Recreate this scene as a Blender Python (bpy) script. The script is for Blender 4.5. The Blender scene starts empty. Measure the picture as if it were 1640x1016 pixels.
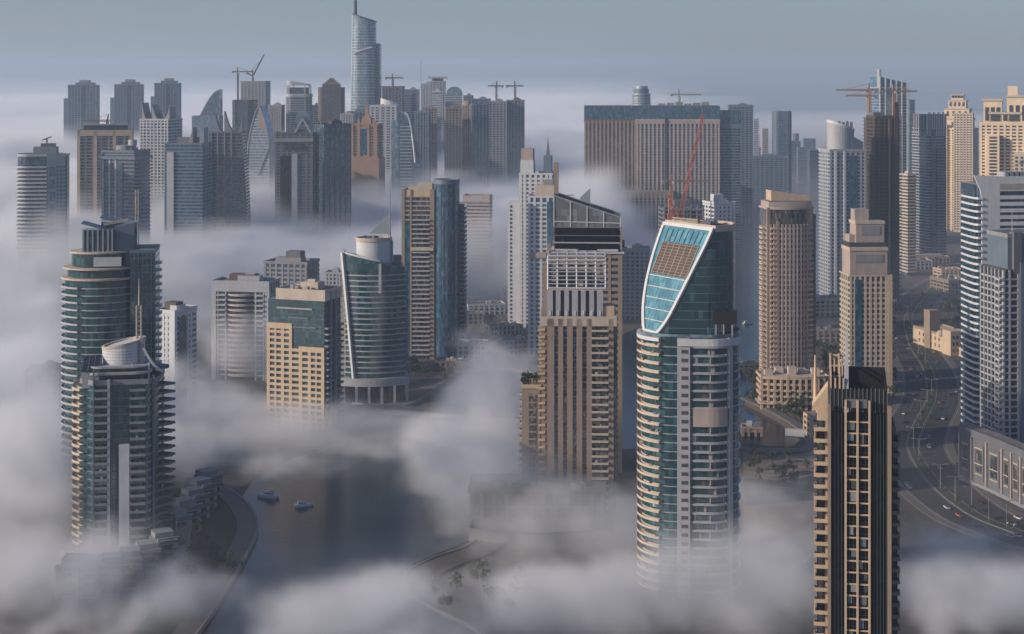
import bpy, bmesh, math, random
from mathutils import Vector, Matrix
random.seed(7)
S = bpy.context.scene
C = S.collection
PI = math.pi
R = math.radians
# ------------------------------------------------------------------ camera model
F, YH, CAMZ = 2400.0, 140.0, 205.0          # focal length in photo pixels, horizon row, eye height in metres
def X(px, Z): return (px - 820) / F * Z
def zt(py, Z): return CAMZ - (py - YH) / F * Z
def G(px, py):                                # ground point seen at a photo pixel
    Z = CAMZ * F / (py - YH)
    return (X(px, Z), Z)
cam = bpy.data.objects.new('camera', bpy.data.cameras.new('camera')); C.objects.link(cam); S.camera = cam
cam.location = (0, 0, CAMZ); cam.rotation_euler = (PI / 2, 0, 0)
cam.data.sensor_width = 36; cam.data.lens = F / 1640 * 36; cam.data.shift_y = -(508 - YH) / 1640
cam.data.clip_start = 5; cam.data.clip_end = 90000
# ------------------------------------------------------------------ light
SUN_EL, SUN_DIR = 19.0, (-0.95, -0.31)
W = bpy.data.worlds.new('World'); S.world = W; W.use_nodes = True
wn = W.node_tree; bg = wn.nodes['Background']
sky = wn.nodes.new('ShaderNodeTexSky'); sky.sky_type = 'NISHITA'; sky.sun_disc = False
sky.sun_elevation = R(SUN_EL); sky.sun_rotation = math.atan2(SUN_DIR[0], SUN_DIR[1])
sky.air_density = 1.0; sky.dust_density = 1.5; sky.ozone_density = 4.0
tint = wn.nodes.new('ShaderNodeMix'); tint.data_type = 'RGBA'; tint.blend_type = 'MULTIPLY'; tint.inputs[0].default_value = 1
tint.inputs[7].default_value = (1.02, 0.955, 1.06, 1)
wn.links.new(sky.outputs[0], tint.inputs[6]); wn.links.new(tint.outputs[2], bg.inputs[0])
bg.inputs[1].default_value = 0.115
sun = bpy.data.objects.new('sun', bpy.data.lights.new('sun', 'SUN')); C.objects.link(sun)
sun.data.energy = 4.9; sun.data.angle = R(0.6); sun.data.color = (1.0, 0.85, 0.68)
sun.rotation_euler = Vector((-SUN_DIR[0], -SUN_DIR[1], -math.tan(R(SUN_EL)))).to_track_quat('-Z', 'Y').to_euler()
S.view_settings.view_transform = 'Standard'; S.view_settings.look = 'None'
S.view_settings.exposure = -0.08; S.view_settings.gamma = 1
# ------------------------------------------------------------------ materials
def new_mat(name):
    m = bpy.data.materials.new(name); m.use_nodes = True
    return m, m.node_tree, m.node_tree.nodes['Principled BSDF']
def math_node(t, op, a, b=None, clamp=False):
    q = t.nodes.new('ShaderNodeMath'); q.operation = op; q.use_clamp = clamp
    for i, x in enumerate((a, b)):
        if x is None: continue
        if isinstance(x, (int, float)): q.inputs[i].default_value = x
        else: t.links.new(x, q.inputs[i])
    return q.outputs[0]
def solid(name, c, rough=0.8, var=0.18, scale=0.12, metallic=0.0, bump=0.0):
    """Painted or cast surface with soft stains and vertical weather streaks."""
    m, t, b = new_mat(name)
    geo = t.nodes.new('ShaderNodeNewGeometry')
    mp = t.nodes.new('ShaderNodeMapping'); mp.inputs['Scale'].default_value = (1, 1, 0.18)
    t.links.new(geo.outputs['Position'], mp.inputs[0])
    n1 = t.nodes.new('ShaderNodeTexNoise'); n1.inputs['Scale'].default_value = scale * 5; n1.inputs['Detail'].default_value = 4
    t.links.new(mp.outputs[0], n1.inputs['Vector'])
    n2 = t.nodes.new('ShaderNodeTexNoise'); n2.inputs['Scale'].default_value = scale; n2.inputs['Detail'].default_value = 5
    t.links.new(geo.outputs['Position'], n2.inputs['Vector'])
    f = math_node(t, 'ADD', math_node(t, 'MULTIPLY', n1.outputs[0], 0.55), math_node(t, 'MULTIPLY', n2.outputs[0], 0.45))
    cr = t.nodes.new('ShaderNodeValToRGB')
    cr.color_ramp.elements[0].position = 0.3; cr.color_ramp.elements[1].position = 0.7
    cr.color_ramp.elements[0].color = tuple(x * (1 - var) for x in c) + (1,)
    cr.color_ramp.elements[1].color = tuple(min(1, x * (1 + var * 0.6)) for x in c) + (1,)
    t.links.new(f, cr.inputs[0]); t.links.new(cr.outputs[0], b.inputs['Base Color'])
    b.inputs['Roughness'].default_value = rough; b.inputs['Metallic'].default_value = metallic
    return m
def glass(name, dark, light, share=0.3, rough=0.12, cell=(1.7, 1.7, 3.5), ior=1.7, wob=0.035, line=0.0):
    """Curtain-wall glazing: every pane has a tone of its own (blinds, lit rooms) and a slightly different tilt."""
    m, t, b = new_mat(name)
    tc = t.nodes.new('ShaderNodeTexCoord')
    off = t.nodes.new('ShaderNodeVectorMath'); off.operation = 'ADD'; off.inputs[1].default_value = (0.37, 0.41, 0.01)
    t.links.new(tc.outputs['Object'], off.inputs[0])
    dv = t.nodes.new('ShaderNodeVectorMath'); dv.operation = 'DIVIDE'; dv.inputs[1].default_value = cell
    t.links.new(off.outputs[0], dv.inputs[0])
    fl = t.nodes.new('ShaderNodeVectorMath'); fl.operation = 'FLOOR'; t.links.new(dv.outputs[0], fl.inputs[0])
    wnz = t.nodes.new('ShaderNodeTexWhiteNoise'); wnz.noise_dimensions = '3D'; t.links.new(fl.outputs[0], wnz.inputs[0])
    cr = t.nodes.new('ShaderNodeValToRGB'); e = cr.color_ramp.elements
    e[0].position = 0.0; e[0].color = (*dark, 1)
    e[1].position = 1.0; e[1].color = (*light, 1)
    mid = e.new(1 - share); mid.color = tuple(d * 0.65 + l * 0.35 for d, l in zip(dark, light)) + (1,)
    t.links.new(wnz.outputs[0], cr.inputs[0]); t.links.new(cr.outputs[0], b.inputs['Base Color'])
    geo = t.nodes.new('ShaderNodeNewGeometry')
    sb = t.nodes.new('ShaderNodeVectorMath'); sb.operation = 'SUBTRACT'; sb.inputs[1].default_value = (.5, .5, .5)
    t.links.new(wnz.outputs[1], sb.inputs[0])
    sc = t.nodes.new('ShaderNodeVectorMath'); sc.operation = 'SCALE'; sc.inputs['Scale'].default_value = wob
    t.links.new(sb.outputs[0], sc.inputs[0])
    ad = t.nodes.new('ShaderNodeVectorMath'); ad.operation = 'ADD'
    t.links.new(geo.outputs['Normal'], ad.inputs[0]); t.links.new(sc.outputs[0], ad.inputs[1])
    nn = t.nodes.new('ShaderNodeVectorMath'); nn.operation = 'NORMALIZE'; t.links.new(ad.outputs[0], nn.inputs[0])
    t.links.new(nn.outputs[0], b.inputs['Normal'])
    b.inputs['Roughness'].default_value = rough; b.inputs['IOR'].default_value = ior
    return m
M = dict(
    tan=solid('tan_render', (.26, .198, .155)), sunlit_cream=solid('sunlit_cream_render', (.66, .52, .37)), cream=solid('cream_render', (.50, .375, .26)), pale=solid('pale_cream', (.46, .39, .32)),  # second cream is brightened: stronger sun on two towers put into the colour
    pink=solid('pinkish_render', (.36, .295, .265)), white=solid('white_paint', (.52, .53, .54), .6, .15), offwhite=solid('offwhite_paint', (.34, .35, .37), .6),
    grey=solid('grey_concrete', (.22, .225, .24)), mid=solid('mid_grey', (.12, .125, .14)), dark=solid('dark_grey', (.04, .044, .05)),
    brown=solid('raw_concrete_brown', (.10, .07, .058)), orange=solid('terracotta_render', (.27, .165, .115)), black=solid('black_panel', (.006, .006, .007), .6),
    roof=solid('roof_gravel', (.17, .155, .145), .95, .3), roofd=solid('dark_roof', (.09, .085, .085), .95, .3),
    bluegrey=solid('blue_grey_panel', (.11, .145, .185), .5), sand=solid('sand', (.19, .15, .115), .95, .3, .03), steel=solid('galvanised_steel', (.32,.33,.34), .4, .1, metallic=.5),
    red=solid('red_crane_paint', (.40, .115, .075), .5), yellow=solid('yellow_crane_paint', (.42, .30, .18), .5), silver=solid('silver_panel', (.36, .40, .41), .35, .08, metallic=.4),
    asphalt=solid('asphalt', (.035, .034, .034), .9, .25, .05), pave=solid('paving', (.11, .10, .09), .9, .25, .08), kerb=solid('kerb_stone', (.20, .18, .16), .9),
    mark=solid('road_paint', (.22, .21, .19), .8), soil=solid('ground_earth', (.075, .065, .055), .95, .55, .035), lawn=solid('lawn', (.03, .04, .02), .95, .4, .1),
    leaf=solid('leaf', (.045, .06, .025), .8, .5, .6), bark=solid('bark', (.12, .08, .05), .9), louvre=solid('brown_louvre', (.06, .04, .03), .7),
    g_navy=glass('navy_glass', (.010, .025, .048), (.05, .10, .15), ior=1.9), g_blue=glass('blue_glass', (.012, .042, .08), (.05, .15, .23), ior=2.1),
    g_teal=glass('teal_glass', (.006, .034, .044), (.035, .11, .125), .3, ior=2.1), g_cyan=glass('cyan_glass', (.05, .17, .23), (.12, .31, .37), .5, .16, (2.4, 2.4, 2.6), wob=.10),
    g_dark=glass('dark_glass', (.010, .012, .016), (.05, .055, .06)), g_black=glass('black_glass', (.002, .002, .0025), (.010, .010, .011), .2, .2, ior=1.3),
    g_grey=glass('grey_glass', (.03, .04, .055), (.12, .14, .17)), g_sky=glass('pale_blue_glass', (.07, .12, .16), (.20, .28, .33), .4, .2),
    g_bright=glass('bright_blue_glass', (.02, .085, .16), (.08, .22, .34), ior=2.1), g_pale=glass('pale_glass', (.10, .11, .12), (.20, .21, .22), .4, .2), g_win=glass('window_glass', (.010, .018, .028), (.20, .18, .15), .30, .1, (1.1, 1.1, 3.5)),
)
# ------------------------------------------------------------------ mesh helpers
def rect(w, d, cx=0, cy=0): return [(cx - w / 2, cy - d / 2), (cx + w / 2, cy - d / 2), (cx + w / 2, cy + d / 2), (cx - w / 2, cy + d / 2)]
def ellipse(rx, ry, n=32, cx=0, cy=0, a0=0.0, a1=360.0, close=False):
    full = abs(a1 - a0) >= 359.9
    k = n if full else n - 1
    return [(cx + rx * math.cos(R(a0 + (a1 - a0) * i / k)), cy + ry * math.sin(R(a0 + (a1 - a0) * i / k))) for i in range(n)]
def roundrect(w, d, r, n=6, cx=0, cy=0):
    p = []
    for sx, sy, a in ((1, 1, 0), (-1, 1, 90), (-1, -1, 180), (1, -1, 270)):
        p += ellipse(r, r, n, cx + sx * (w / 2 - r), cy + sy * (d / 2 - r), a, a + 90)
    return p
def bow(w, d, b, n=14, cx=0, cy=0):
    """Rectangle whose front edge bulges towards -y by b."""
    front = [(cx - w / 2 + w * i / n, cy - d / 2 - b * (1 - (2 * i / n - 1) ** 2)) for i in range(n + 1)]
    return front + [(cx + w / 2, cy + d / 2), (cx - w / 2, cy + d / 2)]
def ccw(p):
    a = sum(p[i][0] * p[(i + 1) % len(p)][1] - p[(i + 1) % len(p)][0] * p[i][1] for i in range(len(p)))
    return p if a > 0 else p[::-1]
def offset(pts, d):
    pts = ccw(pts); n = len(pts); out = []
    for i in range(n):
        a, b, c = Vector(pts[i - 1]), Vector(pts[i]), Vector(pts[(i + 1) % n])
        e1, e2 = (b - a).normalized(), (c - b).normalized()
        n1, n2 = Vector((e1.y, -e1.x)), Vector((e2.y, -e2.x))
        k = max(0.35, 1 + n1.dot(n2))
        v = b + (n1 + n2) * (d / k)
        out.append((v.x, v.y))
    return out
class MB:
    def __init__(s): s.v, s.f = [], []
    def prism(s, pts, z0, z1):
        pts = ccw(pts); n = len(pts); o = len(s.v)
        f0 = z0 if callable(z0) else (lambda x, y: z0)
        f1 = z1 if callable(z1) else (lambda x, y: z1)
        s.v += [(x, y, f0(x, y)) for x, y in pts] + [(x, y, f1(x, y)) for x, y in pts]
        s.f += [tuple(o + i for i in range(n))[::-1], tuple(o + n + i for i in range(n))]
        s.f += [(o + i, o + (i + 1) % n, o + n + (i + 1) % n, o + n + i) for i in range(n)]
        return s
    def loft(s, secs):
        n = len(secs[0][0]); o = len(s.v)
        for pts, z in secs: s.v += [(x, y, z) for x, y in ccw(pts)]
        m = len(secs)
        s.f += [tuple(o + i for i in range(n))[::-1], tuple(o + (m - 1) * n + i for i in range(n))]
        for k in range(m - 1):
            s.f += [(o + k * n + i, o + k * n + (i + 1) % n, o + (k + 1) * n + (i + 1) % n, o + (k + 1) * n + i) for i in range(n)]
        return s
    def ring(s, pts, t, z0, z1):
        """Closed upstand of thickness t along the inside of a footprint."""
        a, b = ccw(pts), offset(pts, -t); n = len(a); o = len(s.v)
        f0 = z0 if callable(z0) else (lambda x, y: z0)
        f1 = z1 if callable(z1) else (lambda x, y: z1)
        for q in (a, b):
            s.v += [(x, y, f0(x, y)) for x, y in q] + [(x, y, f1(x, y)) for x, y in q]
        A0, A1, B0, B1 = o, o + n, o + 2 * n, o + 3 * n
        for i in range(n):
            j = (i + 1) % n
            s.f += [(A0 + i, A0 + j, A1 + j, A1 + i), (B0 + j, B0 + i, B1 + i, B1 + j), (A1 + i, A1 + j, B1 + j, B1 + i), (A0 + j, A0 + i, B0 + i, B0 + j)]
        return s
    def bar(s, p, q, r, r2=None):
        p, q = Vector(p), Vector(q); d = (q - p)
        if d.length < 1e-6: return s
        d.normalize(); u = d.orthogonal().normalized() if abs(d.z) > .99 else d.cross(Vector((0, 0, 1))).normalized()
        w = d.cross(u); o = len(s.v); r2 = r if r2 is None else r2
        for c, k in ((p, r), (q, r2)):
            s.v += [tuple(c + u * a * k + w * b * k) for a, b in ((-1, -1), (1, -1), (1, 1), (-1, 1))]
        s.f += [(o + 3, o + 2, o + 1, o), (o + 4, o + 5, o + 6, o + 7)] + [(o + i, o + (i + 1) % 4, o + 4 + (i + 1) % 4, o + 4 + i) for i in range(4)]
        return s
    def poly(s, pts3):
        o = len(s.v); s.v += [tuple(p) for p in pts3]; s.f.append(tuple(range(o, o + len(pts3)))); return s
    def slab3(s, pts3, vec):
        """Planar polygon in space, thickened by vec."""
        n = len(pts3); o = len(s.v); vec = Vector(vec)
        s.v += [tuple(p) for p in pts3] + [tuple(Vector(p) + vec) for p in pts3]
        s.f += [tuple(o + i for i in range(n))[::-1], tuple(o + n + i for i in range(n))]
        s.f += [(o + i, o + (i + 1) % n, o + n + (i + 1) % n, o + n + i) for i in range(n)]
        return s
    def lattice(s, p, q, w, step, r, taper=1.0):
        """Square lattice boom of width w between two points."""
        p, q = Vector(p), Vector(q); d = (q - p); L = d.length; d.normalize()
        u = Vector((1, 0, 0)) if abs(d.z) > .99 else d.cross(Vector((0, 0, 1))).normalized()
        v = d.cross(u); n = max(2, int(L / step))
        cs = ((-1, -1), (1, -1), (1, 1), (-1, 1))
        P = [[p + d * (L * i / n) + (u * a + v * b) * (w / 2 * (1 + (taper - 1) * i / n)) for a, b in cs] for i in range(n + 1)]
        for k in range(4): s.bar(P[0][k], P[n][k], r)
        for i in range(n):
            for k in range(4):
                k2 = (k + 1) % 4
                s.bar(P[i][k], P[i + 1][k2] if i % 2 else P[i + 1][k], r * .7) if False else s.bar(P[i][k if i % 2 else k2], P[i + 1][k2 if i % 2 else k], r * .7)
        return s
    def mesh(s, name, mat=None):
        me = bpy.data.meshes.new(name); me.from_pydata(s.v, [], s.f)
        if mat: me.materials.append(M[mat] if isinstance(mat, str) else mat)
        bm = bmesh.new(); bm.from_mesh(me); bmesh.ops.recalc_face_normals(bm, faces=bm.faces); bm.to_mesh(me); bm.free()
        return me
    def build(s, name, mat, parent=None, loc=None):
        return link(name, s.mesh(name, mat), parent, loc)
def link(name, me, parent=None, loc=None):
    o = bpy.data.objects.new(name, me); C.objects.link(o)
    if parent: o.parent = parent
    if loc: o.location = loc
    return o
def structure(name, mb, mat):
    o = mb.build(name, mat); o['kind'] = 'structure'; return o
def tag(o, label, cat, group=None):
    o['label'] = label; o['category'] = cat
    if group: o['group'] = group
    return o
def copy_tree(o, parent=None):
    c = o.copy(); C.objects.link(c); c.parent = parent
    for ch in list(o.children): copy_tree(ch, c)
    return c
FH = 3.5
class Tower:
    """One building: an Empty at its base, every visible element a child."""
    def __init__(s, name, label, x, y, rot=0, cat='building', group=None):
        s.root = bpy.data.objects.new(name, None); C.objects.link(s.root)
        s.root.location = (x, y, 0); s.root.rotation_euler.z = R(rot); tag(s.root, label, cat, group)
        s.x, s.y, s.rot = x, y, R(rot)
    def add(s, part, mb, mat, loc=None, parent=None): return mb.build(part, mat, parent or s.root, loc)
    def prism(s, part, pts, z0, z1, mat, parent=None): return s.add(part, MB().prism(pts, z0, z1), mat, None, parent)
    def box(s, part, cx, cy, w, d, z0, z1, mat, parent=None): return s.prism(part, rect(w, d, cx, cy), z0, z1, mat, parent)
    def rep(s, part, mb, mat, locs):
        me = mb.mesh(part, mat)
        return [link(part, me, s.root, l) for l in locs]
    def bands(s, part, pts, zs, t, mat):
        return s.rep(part, MB().prism(pts, 0, t), mat, [(0, 0, z) for z in zs])
    def balconies(s, part, pts, zs, mat='white', rail=1.05, slab=0.3, t=.16):
        """Slab with an upstand along its rim, one object per floor."""
        mb = MB().prism(pts, 0, slab).ring(offset(pts, -.02), t, slab, rail)
        return s.rep(part, mb, mat, [(0, 0, z) for z in zs])
    def piers(s, part, p0, p1, n, w, d, z0, z1, mat, ends=True):
        """n bays along an edge: upright strips between them, each its own object."""
        a, b = Vector(p0), Vector(p1); e = (b - a).normalized(); nrm = Vector((e.y, -e.x)); L = (b - a).length
        ks = range(n + 1) if ends else range(1, n)
        q = [e * (-w / 2) - nrm * .1, e * (w / 2) - nrm * .1, e * (w / 2) + nrm * d, e * (-w / 2) + nrm * d]
        mb = MB().prism([(v.x, v.y) for v in q], z0, z1)
        locs = []
        for k in ks:
            u = min(max(L * k / n, w / 2), L - w / 2)
            p = a + e * u; locs.append((p.x, p.y, 0))
        return s.rep(part, mb, mat, locs)
    def spandrels(s, part, p0, p1, zs, hgt, d, mat):
        a, b = Vector(p0), Vector(p1); e = (b - a).normalized(); nrm = Vector((e.y, -e.x))
        q = [a - nrm * .1, b - nrm * .1, b + nrm * d, a + nrm * d]
        return s.rep(part, MB().prism([(v.x, v.y) for v in q], 0, hgt), mat, [(0, 0, z) for z in zs])
    def parapet(s, pts, z, h, mat, t=.4): return s.add('parapet', MB().ring(pts, t, z, z + h), mat)
    def plant(s, w, d, z, mat='grey', n=3, cx=0, cy=0, big=True):
        """Rooftop machine rooms and units."""
        rnd = random.Random(int(s.x * 7 + s.y * 3 + z))
        if big:
            o = s.box('plant_room', cx + w * .08, cy, w * .38, d * .4, z, z + 4.2, mat)
            s.box('hatch', cx + w * .08, cy, w * .16, d * .16, z + 4.2, z + 5.6, mat, o)
        for _ in range(n):
            bx, by = cx + (rnd.random() - .5) * w * .75, cy + (rnd.random() - .5) * d * .7
            s.box('roof_unit', bx, by, 1.6 + rnd.random() * 2.5, 1.6 + rnd.random() * 2, z, z + 1.3 + rnd.random() * 1.6, 'steel')
    def mast(s, x, y, z0, z1, r=.25, mat='steel'): return s.add('mast', MB().bar((x, y, z0), (x, y, z1), r, r * .35), mat)
def fz(z0, z1, h=FH): 
    out = []; z = z0
    while z < z1 - .5: out.append(z); z += h
    return out
def place(pl, pr, Z, rot, d):
    """Centre and front width of a box of depth d turned by rot that spans photo columns pl..pr at range Z."""
    x = X((pl + pr) / 2, Z); v = Vector((-x, -Z)).normalized(); a = R(rot)
    fr = abs(Vector((math.sin(a), -math.cos(a))).dot(v)); sd = abs(Vector((math.cos(a), math.sin(a))).dot(v))
    return x, max(8, ((pr - pl) / F * Z - d * sd) / fr)
def tower(name, label, pl, pr, pt, Z, rot=0, d=24, g='g_navy', wall='grey', style='grid', nf=8, ns=5, pw=.9, sp=1.25, group=None, foot=None, roof='roof', top=2.0, z_top=None, pmat=None, smat=None, plant=True, zlow=0):
    x, w = place(pl, pr, Z, rot, d); z1 = (zt(pt, Z) if z_top is None else z_top) - top
    t = Tower(name, label, x, Z, rot, group=group)
    t.w, t.d, t.z1 = w, d, z1
    pts = ccw(foot(w, d) if foot else rect(w, d)); t.pts = pts
    t.prism('glazing', pts, zlow, z1 - .2, g)
    pmat, smat = pmat or wall, smat or wall
    zs = fz(zlow + 3.5, z1 - 1)
    rectp = rect(w, d)
    if style in ('grid', 'bands', 'thin'):
        th = .45 if style == 'thin' else sp
        t.bands('floor_band', offset(pts, {'grid': .22, 'bands': .6, 'thin': .5}[style]), zs, th, smat)
    if style == 'fins':
        t.bands('floor_band', offset(pts, .12), zs[::1], .7, smat)
    if style in ('grid', 'fins'):
        if foot is None:
            t.piers('pier', rectp[0], rectp[1], nf, pw, .42, zlow, z1, pmat)
            t.piers('pier', rectp[1], rectp[2], ns, pw, .42, zlow, z1, pmat, False); t.piers('pier', rectp[3], rectp[0], ns, pw, .42, zlow, z1, pmat, False)
        else:
            n = len(pts); step = max(1, n // (nf * 2))
            for i in range(0, n, step):
                a, b = Vector(pts[i - 1]), Vector(pts[(i + 1) % n]); e = (b - a).normalized(); nr = Vector((e.y, -e.x)); p = Vector(pts[i])
                q = [p - e * pw / 2 - nr * .1, p + e * pw / 2 - nr * .1, p + e * pw / 2 + nr * .42, p - e * pw / 2 + nr * .42]
                t.prism('pier', [(v.x, v.y) for v in q], zlow, z1, pmat)
    t.prism('roof', offset(pts, .1), z1 - .2, z1, roof)
    t.parapet(offset(pts, .5), z1, top, wall)
    if plant: t.plant(w, d, z1, wall)
    return t
def crane(label, x, y, z0, z1, ang, jib=45, back=16, mat='yellow', up=0.0, w=1.8, r=.28, group='tower cranes above the skyline'):
    t = Tower('tower_crane', label, x, y, ang, 'crane', group); t.root.location.z = z0; h = z1 - z0
    t.add('mast', MB().lattice((0, 0, 0), (0, 0, h), w, w * 1.3, r), mat)
    tip = (jib * math.cos(R(up)), 0, h + 1 + jib * math.sin(R(up)))
    t.add('jib', MB().lattice((0, 0, h + 1), tip, w * .8, w * 1.4, r, .6), mat)
    t.add('counter_jib', MB().lattice((0, 0, h + 1), (-back, 0, h + 1 + (back * .5 if up > 20 else 0)), w * .8, w * 1.4, r), mat)
    t.box('counterweight', -back + 1.5, 0, 3.2, 2.2, h - 1.4 + (back * .5 if up > 20 else 0), h + 1.6 + (back * .5 if up > 20 else 0), 'grey')
    t.box('cab', 1.4, -1.3, 1.8, 1.5, h - 1.2, h + 1.0, 'white')
    top = (-1, 0, h + (8 if up < 20 else 11))
    t.add('apex', MB().lattice((0, 0, h + 1), top, w * .6, w, r, .4), mat)
    t.add('tie_rod', MB().bar(top, (tip[0] * .7, 0, h + 1 + (tip[2] - h - 1) * .7 + .8), r * .5), mat)
    return t
def densify(pts, m=1.5):
    pts = ccw(pts); out = []
    for i in range(len(pts)):
        a, b = Vector(pts[i]), Vector(pts[(i + 1) % len(pts)]); n = max(1, int(math.ceil((b - a).length / m)))
        out += [tuple(a + (b - a) * k / n) for k in range(n)]
    return out
def strip(pts, cond, out, inn):
    """The part of a footprint's rim where cond(x, y) holds, as a curved plank."""
    pts = densify(pts); A, B = offset(pts, out), offset(pts, -inn); ok = [cond(*p) for p in pts]; n = len(pts)
    st = next(i for i in range(n) if ok[i] and not ok[i - 1]); idx = []
    while ok[st % n] and len(idx) < n: idx.append(st % n); st += 1
    return [A[i] for i in idx] + [B[i] for i in idx[::-1]]

# =================================================================== FOREGROUND AND MIDDLE TOWERS
def fore_tower():
    Z, cx, m = 462, 1371, .1892
    t = Tower('apartment_tower', 'dark slender foreground tower with cream two-column window grid up its black front', X(cx, Z), Z, -11)
    L = lambda px: (px - cx) * m
    z1 = 106.5
    t.prism('glazing', rect(L(1424) - L(1326), 19, (L(1424) + L(1326)) / 2, 0), 0, z1, 'g_black')
    f = -9.5
    for a, b in ((1325, 1330), (1418, 1424)):
        t.box('pier', (L(a) + L(b)) / 2, f - .2, L(b) - L(a), 1.2, 0, z1 + 2.5, 'tan')
    zs = fz(2.2, z1)
    t.piers('mullion', (L(1331), f), (L(1352), f), 4, .18, .16, 0, z1, 'dark'); t.piers('mullion', (L(1392), f), (L(1417), f), 5, .18, .16, 0, z1, 'dark')
    for px in (1353, 1371.5, 1390): t.box('pier', L(px), f - .35, .62, .9, 0, z1 + 4, 'cream')
    t.spandrels('spandrel', (L(1354.5), f), (L(1388.5), f), zs, .42, .34, 'cream')
    mb = MB()
    for k in (0, 1):
        for q in (.33, .66):
            xx = L(1353) + (L(1371.5) - L(1353)) * (k + q); mb.prism(rect(.1, .12, xx, f - .06), .5, 3.5)
    mb.prism(rect(L(1388) - L(1355), .1, L(1371.5), f - .04), 1.35, 1.45)
    t.rep('window_bars', mb, 'dark', [(0, 0, z) for z in zs[:-1]])
    rnd = random.Random(17)
    for z in zs[:-1]:
        for xx in (L(1362.3), L(1380.6)):
            if rnd.random() < .42: t.box('blind', xx + (rnd.random() - .5) * 1.6, f - .08, .9 + rnd.random() * 1.2, .1, z + .5 + rnd.random() * 1.2, z + 3.4, rnd.choice(('mid', 'grey', 'dark', 'bluegrey')))
    # wings with balconies
    for px0, px1, mat, yy in ((1303, 1326, 'cream', -4.5), (1424, 1439, 'tan', -4.0)):  # right wing in darker tan: shade on its cream put into the colour
        xa, xb = L(px0), L(px1); xm = (xa + xb) / 2; left = px0 < 1371
        zt1 = z1 - (1 if left else 6)
        t.prism('wing', rect(xb - xa - 1.3, 14, xm + (.5 if left else -.5), yy + 7.6), 0, zt1, mat)
        zz = fz(2.0, zt1 - 3)
        pts = rect(xb - xa - .1, 3.0, xm, yy - .6)
        t.balconies('balcony', pts, zz, mat, 1.15, .35, .2)
        t.rep('balcony_door', MB().prism(rect((xb - xa) * .55, .16, xm, yy + .55), .4, 2.7), 'g_win', [(0, 0, z) for z in zz])
        t.rep('balcony_wall', MB().prism(rect(.35, 2.4, xa + .35 if left else xb - .35, yy - .5), 1.15, 3.5), mat, [(0, 0, z) for z in zz[::3]])
        rnd = random.Random(px0)
        for z in zz:
            if rnd.random() < .6:
                t.box('planter', xm + (rnd.random() - .5) * (xb - xa) * .4, yy - .9, .6 + rnd.random() * .5, .5, z + .35, z + 1.0 + rnd.random() * .6, rnd.choice(('leaf', 'brown', 'mid')))
        t.parapet(rect(xb - xa - 1.3, 14, xm + (.5 if left else -.5), yy + 7.6), zt1, 1.2, mat)
    # left wing's sloping roof and small outer spire
    xa, xb = L(1301), L(1326)
    t.add('sloping_roof', MB().prism(rect(xb - xa, 7, (xa + xb) / 2, 0), z1 - 1, lambda x, y: z1 + .5 + (x - xa) / (xb - xa) * 6.5), 'cream')
    t.mast(L(1306), 3, z1, z1 + 15, .5, 'cream')
    # crown: black screen round an open roof well
    cw = rect(L(1419) - L(1329), 17, (L(1419) + L(1329)) / 2, 0.6)
    t.add('roof_screen', MB().ring(cw, .6, z1, lambda x, y: z1 + 6.8 + (4 if y > 2 else 0)), 'black')
    t.prism('roof', offset(cw, -.8), z1, z1 + .6, 'roofd')
    t.piers('crown_fin', (cw[0][0], cw[0][1]), (cw[1][0], cw[1][1]), 14, .22, .22, z1 + .2, z1 + 7.4, 'mid')
    t.box('sign_panel', L(1371), f + .2, 6, .5, z1 + 1.6, z1 + 4.2, 'mid')
    t.add('roof_pipe', MB().bar((0, 2, z1 + 2), (4, 3, z1 + 2.2), .45).bar((4, 3, z1 + 2.2), (5.5, 0, z1 + 2.2), .45), 'bluegrey')
    t.box('roof_unit', 4.5, 3.5, 3, 2.4, z1 + .6, z1 + 2.6, 'dark'); t.box('roof_unit', -1.5, 4, 2.4, 2.4, z1 + .6, z1 + 2.4, 'mid')
    # open cream frame at the left of the crown and the tall blade
    fr = MB(); xa, xb = L(1329), L(1351)
    for px in (1330, 1337, 1344, 1350):
        for yy in (-7, 6): fr.prism(rect(.5, .5, L(px), yy), z1 + .6, z1 + 15 - (0 if yy > 0 else 5))
    for k in range(4):
        fr.bar((xa, 6, z1 + 5 + k * 3.2), (xb, 6, z1 + 5 + k * 3.2), .28)
    for px in (1330, 1344): fr.bar((L(px), -7, z1 + 10), (L(px), 6, z1 + 15), .28)
    t.add('crown_frame', fr, 'cream')
    t.add('roof_blade', MB().loft([(rect(1.4, 9, L(1354), -4), z1 - 2), (rect(1.2, 6.5, L(1355), -3.2), z1 + 10), (rect(.5, 1.2, L(1357), -1), z1 + 24)]), 'offwhite')
fore_tower()

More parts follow.
